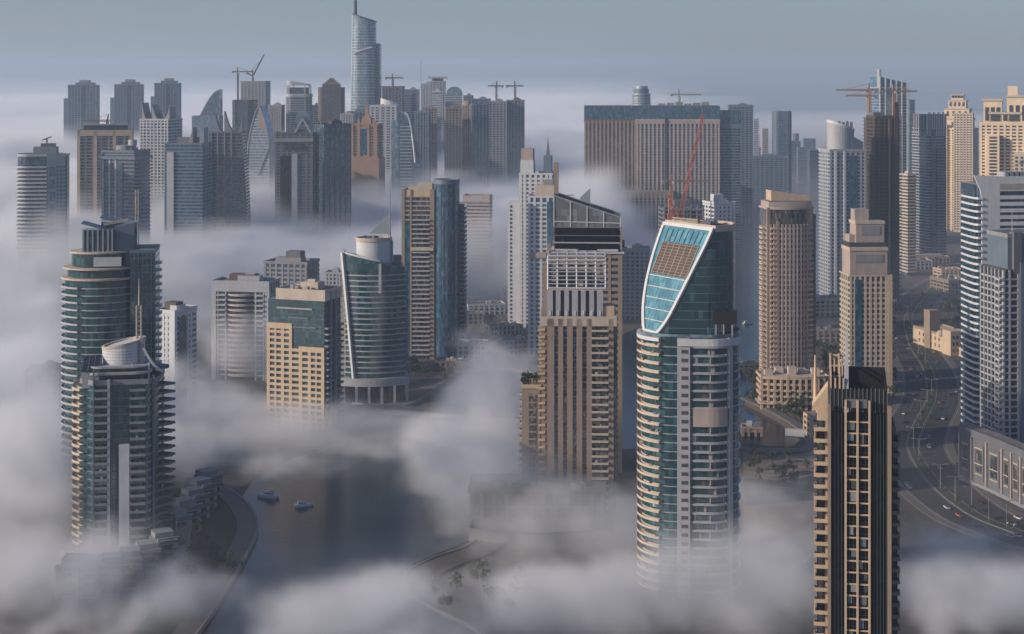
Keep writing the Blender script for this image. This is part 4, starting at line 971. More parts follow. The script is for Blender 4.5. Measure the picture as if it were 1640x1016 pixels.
def white_stepped():
    t = tower('apartment_tower', 'white tower of stepped slabs with boxy beige roof house, left of the sloping screen', 832, 890, 276, 1290, -8, 26, 'g_blue', 'white', 'grid', 6, 5, 2.4, 1.9, top=1.5, plant=False)
    w, d, z1 = t.w, t.d, t.z1
    t.prism('wing', rect(w * .5, d * .8, -w * .62, 0), 0, z1 - 24, 'white'); t.rep('wing_window', MB().prism(rect(1.6, .4, 0, -d * .4 - .1), 0, 1.8), 'g_blue', [(-w * .62 + a * w * .15, 0, z) for z in fz(4, z1 - 27) for a in (-1, 1)][:90])
    t.box('roof_house', -w * .3, 0, w * .4, d * .5, z1, z1 + 12, 'white'); t.box('roof_house', -w * .3, 0, w * .36, d * .45, z1 + 12, z1 + 22, 'pink')
    t.prism('stair_tower', rect(w * .24, d * .3, w * .32, 0), z1, z1 + 16, 'bluegrey'); t.add('pinnacle', MB().loft([(rect(3.4, 3.4, w * .32, 0), z1 + 16), (rect(2.2, 2.2, w * .32, 0), z1 + 20), (rect(.3, .3, w * .32, 0), z1 + 31)]), 'bluegrey')
white_stepped()
def white_front():
    t = tower('apartment_tower', 'white and blue tower with a notched roof, standing in front of the stepped white slabs', 846, 902, 312, 1160, -6, 24, 'g_blue', 'white', 'grid', 5, 4, 1.9, 1.5, top=1.5)
    w, d, z1 = t.w, t.d, t.z1
    t.box('blue_strip', w * .18, -d / 2 - .2, w * .2, 1.5, 0, z1 - 3, 'g_blue'); t.box('belt', -w * .2, -d / 2 - .5, w * .5, 1.6, z1 - 46, z1 - 42, 'pink')
    t.box('roof_house', 0, 0, w * .6, d * .5, z1, z1 + 9, 'pale'); t.box('roof_house', w * .1, 0, w * .3, d * .4, z1 + 9, z1 + 13, 'grey')
white_front()
t = tower('apartment_tower', 'white block with a thin triangular roof fin, rising behind the sloping glass screen', 893, 946, 326, 1420, -4, 22, 'g_blue', 'white', 'grid', 5, 4, 1.9, 1.7)
t.add('roof_fin', MB().slab3([(4, -4, t.z1), (t.w / 2, -4, t.z1), (t.w / 2, -4, t.z1 + 17), (6, -4, t.z1 + 8)], (0, .6, 0)), 'silver'); t.add('roof_frame', MB().bar((-12, -6, t.z1), (-12, -6, t.z1 + 10), .6).bar((-12, -6, t.z1 + 10), (0, -6, t.z1 + 10), .6), 'offwhite')
tower('apartment_building', 'pale grey block with a window grid, seen between the tan tower and the cyan sail', 994, 1040, 396, 1330, -5, 22, 'g_blue', 'offwhite', 'grid', 6, 4, 1.8, 1.6, top=2)
t = tower('apartment_building', 'white block with a sunlit left side and roof bulkhead, right of the red crane', 1126, 1177, 322, 1310, 16, 24, 'g_navy', 'white', 'grid', 5, 4, 2.2, 1.7, top=2)
t.box('roof_house', -2, 0, 9, 8, t.z1, t.z1 + 8, 'white')
def crane_site():
    Z = 1230; x, w = place(1054, 1128, Z, 4, 26); z1 = zt(330, Z)
    t = Tower('unfinished_building', 'unfinished concrete frame with bare floors under the big red crane', x, Z, 4)
    t.prism('core', rect(w * .4, 12), 0, z1 + 5, 'mid'); t.bands('floor_slab', rect(w, 26), fz(0, z1 + 1), .7, 'grey')
    for a in range(7):
        for b in (-12.2, 12.2): t.box('column', -w / 2 + .8 + (w - 1.6) * a / 6, b, 1, 1, 0, z1, 'grey')
    for k in range(6): t.box('infill_wall', -w / 2 + .8 + (w - 1.6) * (k + .5) / 6, -11.6, 2.2 if k % 2 else 3.6, .3, 0, z1 - 6 * (k % 3), 'offwhite' if k % 2 else 'brown')
    return t
crane_site()
def red_crane():
    Z = 1195
    bx, bz = X(1083, Z), zt(345, Z)
    t = Tower('tower_crane', 'big red luffing crane with raised lattice jib above the cyan sail tower', bx, Z, 0, 'crane'); t.root.location.z = 0
    t.add('mast', MB().lattice((0, 0, 0), (0, 0, bz - 6), 3.2, 4, .3), 'red')
    t.box('slewing_platform', 0, 0, 10, 5, bz - 6, bz - 3.5, 'red'); t.box('cab', 4.0, -3, 3, 2.4, bz - 7, bz - 3.6, 'white'); t.box('winch_house', -4.5, 0, 4.5, 4, bz - 3.5, bz + 1.2, 'red')
    tip = (X(1126, Z) - bx, 0, zt(183, Z))
    t.add('jib', MB().lattice((2.2, 0, bz - 3.5), tip, 2.6, 3.4, .24, .7), 'red')
    apex = (X(1071, Z) - bx, 0, zt(312, Z))
    t.add('apex_frame', MB().lattice((0, 0, bz - 3.5), apex, 2.6, 3, .36, .6), 'red'); t.add('back_stay', MB().bar((-6, 0, bz - 3.5), apex, .4), 'red')
    t.add('luffing_rope', MB().bar(apex, (tip[0] * .62, 0, bz + (tip[2] - bz) * .62), .12), 'red')
    t.box('counterweight', -7.2, 0, 3, 4.4, bz - 6.5, bz - 3.4, 'grey')
    t.add('hook_line', MB().bar((tip[0], 0, tip[2]), (tip[0] + .1, 0, tip[2] - 30), .1), 'dark')
red_crane()
crane('horizontal orange crane low behind the red crane, reaching right', X(1075, 1290), 1290, 0, zt(292, 1290), 4, 34, 8, 'orange', 0, 1.8, .28)
# =================================================================== THE BIG HOTEL AND WHAT STANDS BY IT
def hotel():
    Z = 1880; m = Z / F
    x0 = X(1043, Z); t = Tower('hotel_building', 'huge wide brown slab hotel with dense window columns and a blue glass top band', x0, Z, -2)
    L = lambda px: (px - 1043) * m
    z1 = zt(170, Z); d = 34
    for a, b, yy, wall, g, name in ((936, 1018, 7, 'brown', 'g_grey', 'left_slab'), (1018, 1150, 0, 'tan', 'g_navy', 'main_slab'), (1150, 1184, 5, 'bluegrey', 'g_navy', 'side_slab')):
        w = L(b) - L(a); c = (L(a) + L(b)) / 2; f = yy - d / 2; za = z1 if a < 1150 else z1 - 6
        nm = {'left_slab': 'slab', 'main_slab': 'slab', 'side_slab': 'side_slab'}[name]
        t.box(nm, c, yy, w - .6, d, 0, za - 22, g); t.box('top_band', c, yy, w + .6, d + 1, za - 16, za, 'g_blue'); t.box('frieze', c, yy, w + .2, d + .8, za - 22, za - 16, wall if wall != 'tan' else 'pink')
        if name != 'side_slab':
            n = 13 if name == 'left_slab' else 20
            t.piers('pier', (L(a), f), (L(b), f), n, 2.4 if n == 20 else 2.2, .6, 0, za - 18, 'pink' if n == 20 else 'tan')
            t.rep('floor_band', MB().prism(rect(w - .3, d + .5, c, yy), 0, 1.5 if n == 20 else .8), wall if n == 13 else 'mid', [(0, 0, z) for z in fz(3, za - 24)])
        else:
            t.rep('floor_band', MB().prism(rect(w + .4, d + .6, c, yy), 0, 1.3), 'bluegrey', [(0, 0, z) for z in fz(3, za - 24)])
        t.box('roof', c, yy, w - 1, d - 1, za, za + .6, 'roofd')
    t.box('fold_strip', L(1065), -d / 2 - .8, 3, 1.6, 0, z1 - 16, 'dark')
    t.box('podium', L(1034), -30, L(1074) - L(994), 28, 0, zt(306, Z - 30), 'tan'); t.piers('podium_pier', (L(994), -44), (L(1074), -44), 12, 2.2, .5, 0, zt(308, Z - 30), 'pink')
    t.rep('podium_window', MB().prism(rect(L(1072) - L(1008), .3, L(1040), -44), 0, 2), 'g_navy', [(0, 0, z) for z in fz(4, zt(314, Z - 30))])
    for k in range(6): t.box('roof_unit', L(1060 + 14 * k), 4, 9, 8, z1, z1 + 3 + (k % 3), 'grey')
hotel()
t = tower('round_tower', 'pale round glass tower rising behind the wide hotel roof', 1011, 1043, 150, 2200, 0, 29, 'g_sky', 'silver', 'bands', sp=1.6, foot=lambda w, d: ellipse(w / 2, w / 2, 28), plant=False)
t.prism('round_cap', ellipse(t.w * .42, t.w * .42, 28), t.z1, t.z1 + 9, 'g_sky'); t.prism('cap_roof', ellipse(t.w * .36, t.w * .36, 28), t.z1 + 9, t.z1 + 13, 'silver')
tower('office_tower', 'blue-grey flat-topped tower with a small white roof house, directly right of the hotel', 1166, 1206, 168, 2250, -6, 36, 'g_navy', 'bluegrey', 'grid', 6, 4, 1.8, 1.5, top=3)
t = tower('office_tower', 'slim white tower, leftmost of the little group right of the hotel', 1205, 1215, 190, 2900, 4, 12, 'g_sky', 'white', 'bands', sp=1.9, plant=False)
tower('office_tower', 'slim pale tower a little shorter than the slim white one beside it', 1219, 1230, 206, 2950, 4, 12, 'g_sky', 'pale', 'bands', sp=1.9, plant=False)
tower('office_tower', 'round-shouldered blue tower standing alone in haze right of the hotel', 1236, 1268, 178, 2650, -3, 32, 'g_blue', 'bluegrey', 'grid', 7, 5, 1.8, 1.4, foot=lambda w, d: roundrect(w, d, 8), plant=False)
tower('office_block', 'long low hazy block at the foot of the round-shouldered blue tower', 1192, 1262, 250, 2550, -4, 40, 'g_navy', 'bluegrey', 'grid', 9, 5, 2.4, 1.8)
tower('office_block', 'hazy grey block of middle height directly behind the slim pale towers', 1180, 1224, 236, 3050, 3, 40, 'g_navy', 'grey', 'grid', 7, 5, 2.4, 1.8)
rnd = random.Random(77)
for i, (a, b, pt, Z, lab) in enumerate(((1262, 1282, 226, 3300, 'squat hazy block nearest the round-shouldered blue tower on its right'), (1276, 1292, 236, 3150, 'lowest hazy block along the far shore'), (1286, 1306, 222, 3500, 'broad hazy block on the far shore beside the rounded grey tower'), (1270, 1279, 214, 3700, 'thin tallest hazy block on the far shore'), (1296, 1314, 240, 3000, 'hazy waterfront block half behind the rounded grey tower'))):
    tower('office_block', lab, a, b, pt, Z, rnd.uniform(-10, 10), 24, 'g_navy', 'bluegrey', 'bands', sp=1.8, plant=False, group='hazy blocks on the far shore')
# =================================================================== BACK LEFT SKYLINE
def round_banded():
    t = tower('apartment_tower', 'nearest grey tower in the left fog bank, white bands and a rooftop arm', 28, 112, 246, 1345, 10, 34, 'g_navy', 'offwhite', 'none', top=2, foot=lambda w, d: roundrect(w, d, 11, 8))
    w, d, z1 = t.w, t.d, t.z1; zs = fz(60, z1 - 9)
    t.balconies('balcony', strip(t.pts, lambda x, y: x < w * .12 and y < 12, 1.3, .6), zs, 'offwhite', 1.5, .4)
    t.box('frame_panel', w * .30, -d / 2 - .1, w * .36, 1.4, 0, z1 + 2, 'bluegrey')
    t.rep('tall_window', MB().prism(rect(w * .10, .4, w * .22, -d / 2 - .85), 0, 8.4), 'g_navy', [(0, 0, z) for z in fz(60, z1 - 10, 11)])
    t.rep('window', MB().prism(rect(w * .05, .4, 0, -d / 2 - .85), 0, 1.9), 'g_navy', [(w * (.33 + .07 * k), 0, z) for z in zs for k in range(3)][:96])
    t.prism('roof_ring', offset(t.pts, -2), z1 - 7, z1 + 1.5, 'bluegrey'); t.box('roof_house', 2, 0, 20, 15, z1, z1 + 8, 'grey'); t.box('roof_house', 4, 0, 12, 10, z1 + 8, z1 + 11, 'mid')
    t.add('roof_arm', MB().bar((3, -2, z1 + 11), (3, -2, z1 + 16), .5).bar((-1, -2, z1 + 14), (7, -2, z1 + 17), .5), 'brown')
round_banded()
def tan_unfinished():
    t = tower('apartment_tower', 'tan framed tower with a small crane on its roof, behind the banded blue tower', 127, 213, 208, 1620, 12, 44, 'g_navy', 'tan', 'grid', 7, 6, 2.3, 1.3, top=2)
    w, d, z1 = t.w, t.d, t.z1
    for a in (-.5, -.18, .18, .5): t.box('wide_pier', a * w * .97, -d / 2 - .4, 3.2, 1.6, 0, z1 + 2.4, 'cream')
    t.box('top_beam', 0, -d / 2 - .5, w, 1.4, z1 - 4, z1 + 2.2, 'cream'); t.prism('roof_storey', rect(w * .8, d * .7), z1, z1 + 7, 'dark'); t.prism('roof_slab', rect(w * .84, d * .74), z1 + 7, z1 + 8, 'grey')
tan_unfinished()
crane('small tower crane with a flat jib on the tan framed tower in fog', X(172, 1620), 1620, zt(208, 1620) - 2, zt(195, 1620), 178, 28, 8, 'brown')
def notched_blue():
    t = tower('apartment_tower', 'blue tower with white balcony bands and a roof disc, right of the tan framed tower', 165, 239, 240, 1370, -14, 30, 'g_navy', 'bluegrey', 'bands', sp=1.5, top=2)
    w, d, z1 = t.w, t.d, t.z1
    for a in (-.45, -.25, -.06): t.box('pier', a * w, -d / 2 - .6, 1.8, 1.4, 0, z1 - 4, 'offwhite')
    t.box('blue_strip', w * .08, -d / 2 - .7, w * .16, 1.0, 0, z1 - 9, 'g_blue'); t.box('eave', 0, -1, w + 5, d + 4, z1 - 6, z1 - 3.4, 'bluegrey'); t.prism('roof_disc', ellipse(9, 9, 24), z1, z1 + 6, 'grey'); t.prism('roof_disc', ellipse(4, 4, 18, 5, 3), z1 + 6, z1 + 11, 'offwhite')
    t.rep('balcony', MB().prism(rect(4, d * .5, w / 2 + 1.2, -2), 0, 1.1), 'bluegrey', [(0, 0, z) for z in fz(50, z1 - 8)])
notched_blue()
def twin(a, b, pt, lab):
    t = tower('apartment_tower', lab, a, b, pt + 8, 2400, 6, 34, 'g_navy', 'bluegrey', 'grid', 9, 5, 1.5, 1.6, top=1.5, plant=False, group='three alike slab towers on the far left')
    w, d, z1 = t.w, t.d, t.z1
    t.prism('roof_tier', rect(w * .62, d * .8, w * .06, 0), z1, z1 + 5, 'bluegrey'); t.prism('roof_tier', rect(w * .34, d * .5, w * .04, 0), z1 + 5, z1 + 9, 'grey')
    t.prism('step_mask', rect(w * .16, d * 1.02, -w * .58, 2), 0, z1 - 20, 'bluegrey'); t.box('pier', w * .02, -d / 2 - .5, 2.4, 1.6, 0, z1, 'dark')
twin(110, 159, 128, 'leftmost and widest of three alike dark slab towers far left above the fog'); twin(184, 230, 127, 'middle of three alike dark slab towers far left above the fog'); twin(248, 290, 125, 'rightmost and narrowest of three alike dark slab towers far left above the fog')
def horn(t, cx, cy, w, d, z, h, s, mat='grey'):
    """Concave sail-like roof horn rising to one side."""
    n = 7; pr = [(cx + s * (-w / 2 + w * i / n), z + h * (i / n) ** 2.2) for i in range(n + 1)]
    mb = MB(); mb.slab3([(a, cy - d / 2, b) for a, b in pr] + [(pr[-1][0], cy - d / 2, z - 1), (pr[0][0], cy - d / 2, z - 1)], (0, d, 0))
    return t.add('roof_horn', mb, mat)
def horned(lab, a, b, pt, Z, rot, g, wall, style, hs, **k):
    t = tower('apartment_tower', lab, a, b, pt, Z, rot, 34, g, wall, style, plant=False, group='towers with curved horns on the roof', **k)
    for cx, w, h, s in hs: horn(t, cx * t.w, -4, w * t.w, 16, t.z1, h, s, 'grey')
    t.prism('roof_house', rect(t.w * .5, 14), t.z1, t.z1 + 7, 'mid')
    return t
horned('grey grid tower with the tallest pointed horn at its left corner', 225, 291, 190, 1700, -14, 'g_navy', 'offwhite', 'grid', ((-.4, .2, 20, -1), (.0, .3, 18, -1), (.32, .3, 15, 1)), nf=8, ns=5, pw=1.5, sp=1.5)
horned('banded blue tower with a white left pier and a pair of small horns', 265, 338, 228, 1520, -4, 'g_blue', 'bluegrey', 'bands', ((.1, .22, 17, 1), (.4, .22, 17, 1)), sp=1.5).box('white_pier', -13, -18, 7, 2, 0, 140, 'offwhite')
def flared():
    Z = 1570; x, w = place(336, 402, Z, 4, 34)
    t = Tower('apartment_tower', 'dark banded tower whose right side flares outward, two horns on its roof', x, Z, 4, group='towers with curved horns on the roof'); z1 = zt(212, Z); d = 34
    side = lambda z: w / 2 - 9 * (z / z1) ** 2.5 * .7
    t.add('glazing', MB().loft([([(-w / 2, -d / 2), (side(z), -d / 2), (side(z), d / 2), (-w / 2, d / 2)], z) for z in [z1 * i / 8 for i in range(9)]]), 'g_navy')
    for z in fz(3, z1): t.add('floor_band', MB().prism([(-w / 2 - .4, -d / 2 - .5), (side(z) + .5, -d / 2 - .5), (side(z) + .5, d / 2), (-w / 2 - .4, d / 2)], 0, 1.3), 'mid', (0, 0, z))
    for a in (-.45, -.28, -.1, .08): t.box('pier', a * w, -d / 2 - .6, 1.3, 1.2, 0, z1, 'grey')
    horn(t, -.25 * w, -4, .24 * w, 14, z1, 19, -1); horn(t, .02 * w, -4, .3 * w, 14, z1, 22, -1); horn(t, .26 * w, -4, .16 * w, 14, z1, 15, 1)
    t.prism('roof', rect(w * .8, d * .9, -.05 * w, 0), z1, z1 + .5, 'roofd')
flared()
def curved_sail(lab, a, b, pt, Z, g='g_sky'):
    x, w = place(a, b, Z, 0, 26); t = Tower('glass_tower', lab, x, Z, 0); z1 = zt(pt, Z)
    t.prism('low_block', rect(w, 26), 0, z1 - 36, g); t.rep('floor_band', MB().prism(rect(w + .6, 26.6), 0, 1.2), 'bluegrey', [(0, 0, z) for z in fz(60, z1 - 37)])
    n = 10; pr = [(-w * .22 + w * .72 * i / n, z1 - 36 + 36 * math.sin(PI / 2 * i / n)) for i in range(n + 1)]
    t.add('sail', MB().slab3([(p, -9, q) for p, q in pr] + [(w / 2, -9, z1 - 36.2), (-w * .22, -9, z1 - 36.2)], (0, 18, 0)), g)
    t.add('sail_edge', MB().slab3([(p, -9.6, q) for p, q in pr] + [(p, -9.6, q + 1.6) for p, q in pr[::-1]], (0, 19, 0)), 'silver')
    for k in range(1, 8): t.box('fin', -w * .2 + w * .68 * k / 8, -9.2, .8, .8, z1 - 36, z1 - 37 + 36 * math.sin(PI / 2 * (k / 8)), 'bluegrey')
curved_sail('pale curved quarter-sail tower above the fog, right of the three alike dark slabs', 308, 357, 145, 2150)
tower('office_tower', 'dark slab with clipped shoulders behind the pointed arch tower', 371, 414, 160, 2200, -6, 34, 'g_navy', 'dark', 'grid', 6, 4, 1.6, 1.2, foot=lambda w, d: roundrect(w, d, 7), plant=False)
tower('unfinished_tower', 'grey box-topped unfinished tower with two cranes on the left skyline', 386, 433, 130, 2350, -4, 36, 'g_grey', 'grey', 'grid', 7, 4, 2.2, 1.6, plant=False)
crane('tower crane with a level jib, leftmost beside the box-topped unfinished tower', X(381, 2300), 2300, 60, zt(116, 2300), 0, 24, 9, 'brown', r=.4)
crane('crane with a steeply raised jib on the box-topped unfinished tower', X(405, 2350), 2350, zt(131, 2350), zt(123, 2350), 0, 38, 10, 'brown', 62, r=.42)
def arch_tower():
    Z = 1850; x, w = place(396, 442, Z, -8, 30); t = Tower('arch_tower', 'pointed arch-shaped tower with warm lit tip and white rim between the banded towers', x, Z, -8); z1 = zt(170, Z)
    def prof(s, zt_, n=10): return [(s * w / 2 * math.cos(PI / 2 * i / n) ** .8, zt_ - 62 + 62 * (i / n)) for i in range(n + 1)]
    L, Rr = prof(-1, z1), prof(1, z1)
    poly = [(-w / 2, 0)] + L + Rr[::-1] + [(w / 2, 0)]
    t.add('glazing', MB().slab3([(a, -12, b) for a, b in poly], (0, 26, 0)), 'g_sky')
    for P_ in (L, Rr): 
        mb = MB()
        for (a, za), (b, zb) in zip([(P_[0][0], 0)] + P_, P_): mb.bar((a, -12.2, za), (b, -12.2, zb), .65)
        t.add('arch_rim', mb, 'grey')
    for z in fz(60, z1 - 14): 
        hw = w / 2 - 1 if z < z1 - 62 else w / 2 * math.cos(PI / 2 * (z - z1 + 62) / 62) ** .8 - .8
        if hw > 1: t.box('floor_band', 0, -12.1, hw * 2, .6, z, z + 1.1, 'offwhite')
    t.add('lit_tip', MB().slab3([(-w * .02, -12.6, z1 - 26), (w * .36, -12.6, z1 - 30), (w * .1, -12.6, z1 - 2), (0, -12.6, z1)], (0, .5, 0)), 'tan')  # sunlight on the tip, put into a tan plate
    q = [(w * .5 * math.sin(PI / 2 * i / 8) - w * .0, z1 - 84 + 34 * math.cos(PI / 2 * i / 8) * .0 + 34 * (1 - (1 - i / 8) ** 2)) for i in range(9)]
    mb = MB()
    for (a, za), (b, zb) in zip(q, q[1:]): mb.bar((a, -13.2, za), (b, -13.2, zb), .5)
    t.add('inner_arch', mb, 'grey')
arch_tower()
def crowned_grey():
    t = tower('apartment_tower', 'dark grey tower with a braced roof frame, deep in fog right of the arch tower', 441, 504, 212, 1650, 4, 34, 'g_navy', 'mid', 'grid', 6, 4, 2.0, 1.4, top=1)
    w, d, z1 = t.w, t.d, t.z1
    t.box('white_pier', w * .02, -d / 2 - .8, 6, 1.6, 0, z1 - 22, 'offwhite'); t.box('dark_bay', -w * .22, -d / 2 - .5, w * .28, 1.0, 0, z1 - 24, 'g_black'); t.box('belt', 0, -d / 2 - .9, w + 1, 1.8, z1 - 9, z1 - 5, 'grey')
    for a in (-.2, 0, .2): t.box('slot', a * w, -d / 2 - .9, 3, 1.9, z1 - 18, z1 - 11, 'black')
    t.add('roof_brace', MB().bar((0, -8, z1), (9, -8, z1 + 16), .9).bar((18, -8, z1), (9, -8, z1 + 16), .9), 'offwhite'); t.add('roof_cap', MB().loft([(rect(16, 14, 9, 0), z1 + 10), (rect(16, 14, 9, 0), z1 + 19), (rect(8, 8, 9, 0), z1 + 23)]), 'bluegrey')
crowned_grey()
tower('glass_tower', 'plain dark blue glass tower in fog, left of the orange tower', 504, 562, 198, 1640, 22, 40, 'g_blue', 'dark', 'fins', 5, 5, 1.0, top=1)
def bullet():
    t = tower('apartment_tower', 'grey tower with a curved slanting openwork top on the left skyline', 458, 500, 152, 2250, 5, 34, 'g_grey', 'grey', 'grid', 6, 4, 2.0, 1.4, foot=lambda w, d: roundrect(w, d, 9), top=1, plant=False)
    w, d, z1 = t.w, t.d, t.z1; fp = roundrect(w * .94, d * .94, 8)
    t.prism('crown_glazing', offset(fp, -2), z1, z1 + 12, 'g_grey'); t.add('crown_screen', MB().ring(fp, 1.0, z1 + 15, lambda x, y: z1 + 23 - (x + w / 2) * .18), 'offwhite')
    for k, p in enumerate(fp[::3]): t.box('crown_post', p[0] * .97, p[1] * .97, 1.4, 1.4, z1, z1 + 15.5, 'offwhite')
    t.add('belt', MB().ring(offset(fp, 2.2), 1.2, z1 - 2, z1 + 2.5), 'offwhite')
bullet()
def pagoda():
    t = tower('apartment_tower', 'brown tower with a small hipped roof, left of the tallest glass spire', 510, 552, 140, 2250, 6, 36, 'g_grey', 'brown', 'grid', 7, 5, 2.0, 1.5, foot=lambda w, d: roundrect(w, d, 6), top=2, plant=False)
    w, d, z1 = t.w, t.d, t.z1
    t.prism('roof_tier', rect(w * .7, d * .7), z1, z1 + 7, 'brown'); t.add('hipped_roof', MB().loft([(rect(w * .62, d * .62), z1 + 7), (rect(w * .5, d * .5), z1 + 9), (rect(w * .1, d * .1), z1 + 16)]), 'brown'); t.prism('roof_eave', rect(w * .74, d * .74), z1 + 6.2, z1 + 7.2, 'tan')
pagoda()
def spire_tower():
    Z = 2200; m = Z / F; x = X(586, Z); t = Tower('skyscraper', 'tallest tower of the skyline, silvery curved glass with slanted top and needle spire', x, Z, 0)
    L = lambda px: (px - 586) * m
    z1 = zt(22, Z); W0 = L(603) - L(563); xl = L(563); xr = L(602)
    top = lambda px_, y: z1 - (px_ - xl) * .34
    prof = [(xl + 1.2, 0), (xl + .4, .5), (xl + 3.0, 1)]
    def sec(z, k=0):
        s = z / z1; tl = xl + 2.2 * max(0, (s - .45) / .55) ** 1.6; tr = xr + 2 * (1 - s) 
        return [(a + (tl + tr) / 2, b) for a, b in roundrect(tr - tl, 36, 13, 7)]
    zz = [z1 * i / 12 for i in range(13)]
    mb = MB(); secs = [(sec(z), z) for z in zz]; mb.loft(secs)
    n = len(ccw(sec(0))); mb.v = [(a, b, c if c < z1 - .1 else top(a, b)) for a, b, c in mb.v]
    t.add('glazing', mb, 'g_sky')
    for z in fz(40, z1 - 20, 4.2): t.add('floor_band', MB().prism(offset(sec(z), .35), 0, .9), 'silver', (0, 0, z))
    rim = [(a, b, top(a, b)) for a, b in ccw(sec(z1))]
    mb = MB()
    for p, q in zip(rim, rim[1:] + rim[:1]): mb.bar(p, q, .9)
    t.add('top_rim', mb, 'dark')
    t.prism('rear_slab', rect(L(609) - L(598), 30, L(603.5), 6), 0, zt(70, Z), 'g_navy')
    t.rep('rear_band', MB().prism(rect(L(609.6) - L(598), 30.6, L(603.5), 6), 0, .8), 'bluegrey', [(0, 0, z) for z in fz(60, zt(72, Z), 4.2)])
    mb = MB()
    for i in range(10):
        a, b = i / 10, (i + 1) / 10; P_ = lambda s: (L(568) + (L(598) - L(568)) * s, -18.6 + 1.5 * abs(s - .5), zt(88, Z) + 11 * s ** .6)
        mb.bar(P_(a), P_(b), .9)
    t.add('diagonal_fin', mb, 'white')
    t.add('edge_pipe', MB().bar((xl + .6, -4, 0), (xl + .4, -4, z1 * .5), 1.1).bar((xl + .4, -4, z1 * .5), (xl + 2.6, -4, z1), 1.1), 'silver')
    t.add('spire', MB().bar((L(569.5), -2, z1 - 8), (L(569.5), -2, zt(2, Z)), 1.9, 1.5).bar((L(569.5), -2, zt(2, Z)), (L(569.5), -2, zt(-40, Z)), 1.4, .3), 'dark')
spire_tower()
def orange_tower():
    t = tower('apartment_tower', 'orange terracotta tower with two tall blue glass bays and a spiky roof', 563, 613, 198, 1800, -6, 34, 'g_navy', 'orange', 'grid', 8, 5, 1.8, 1.5, top=2, plant=False)
    w, d, z1 = t.w, t.d, t.z1
    for za, zb in ((z1 - 34, z1 - 4), (z1 - 75, z1 - 40)): t.box('blue_bay', -w * .02, -d / 2 - .5, w * .3, 1.1, za, zb, 'g_blue'); t.box('bay_frame', -w * .02, -d / 2 - .7, w * .36, .8, zb, zb + 3, 'orange')
    for a in (-.46, -.2, .16, .46): t.box('wide_pier', a * w, -d / 2 - .5, 3, 1.5, 0, z1 + 1, 'orange')
    t.box('belt', 0, -d / 2 - .8, w + 3, 2.4, z1 - 40, z1 - 37, 'orange'); t.prism('wide_base', rect(w + 5, d + 5), 0, z1 - 39, 'orange')
    t.add('roof_spire', MB().loft([(rect(13, 13), z1), (rect(11, 11), z1 + 7), (rect(5, 5), z1 + 12), (rect(3, 3), z1 + 18), (rect(.4, .4), z1 + 29)]), 'orange')
    for s in (-1, 1): t.add('corner_spike', MB().loft([(rect(5, 5, s * w * .3, -4), z1), (rect(.5, .5, s * w * .3, -4), z1 + 9)]), 'orange')
orange_tower()
t = tower('office_tower', 'broad pale grey framed tower rising behind the orange one', 592, 641, 168, 2000, -4, 34, 'g_grey', 'offwhite', 'grid', 5, 4, 2.6, 1.5, top=3)
t.add('roof_shell', MB().prism(ellipse(12, 8, 24, 6, 0), t.z1, lambda x, y: t.z1 + 5 + (18 - x) * .3), 'white')
def blue_sail():
    Z = 1860; x, w = place(628, 676, Z, 0, 28); t = Tower('glass_tower', 'bright blue glass tower with a white curved sail edge, right of the orange tower', x, Z, 0); z1 = zt(180, Z)
    n = 10; pr = [(-w * .28 + w * .78 * (i / n) , z1 - 62 * (i / n) ** 2.4) for i in range(n + 1)]
    t.add('sail', MB().slab3([(p, -13, q) for p, q in pr] + [(w / 2, -13, 0), (-w * .28, -13, 0)], (0, 26, 0)), 'g_blue')
    mb = MB()
    for (a, za), (b, zb) in zip(pr, pr[1:]): mb.bar((a * .5 + w * .06, -13.6, za), (b * .5 + w * .06, -13.6, zb), .8)
    t.add('sail_edge', mb, 'white')
    t.box('side_slab', -w * .4, 2, w * .26, 28, 0, z1 - 10, 'g_sky')
    for z in fz(60, z1 - 14, 4): t.box('floor_band', -w * .02, -13.2, w * .42, .6, z, z + 1.0, 'offwhite')
    for z in fz(60, z1 - 62, 4): t.box('ledge', w * .2, -13.1, w * .58, .4, z, z + .5, 'bluegrey')
blue_sail()
tower('unfinished_tower', 'dark boxy unfinished tower with a crane just right of the tallest spire', 612, 648, 138, 2350, -3, 32, 'g_navy', 'mid', 'grid', 6, 4, 1.8, 1.3, plant=False)
crane('small crane on the dark boxy tower just right of the tallest spire', X(629, 2350), 2350, zt(138, 2350), zt(126, 2350), 15, 17, 12, 'brown', r=.4)
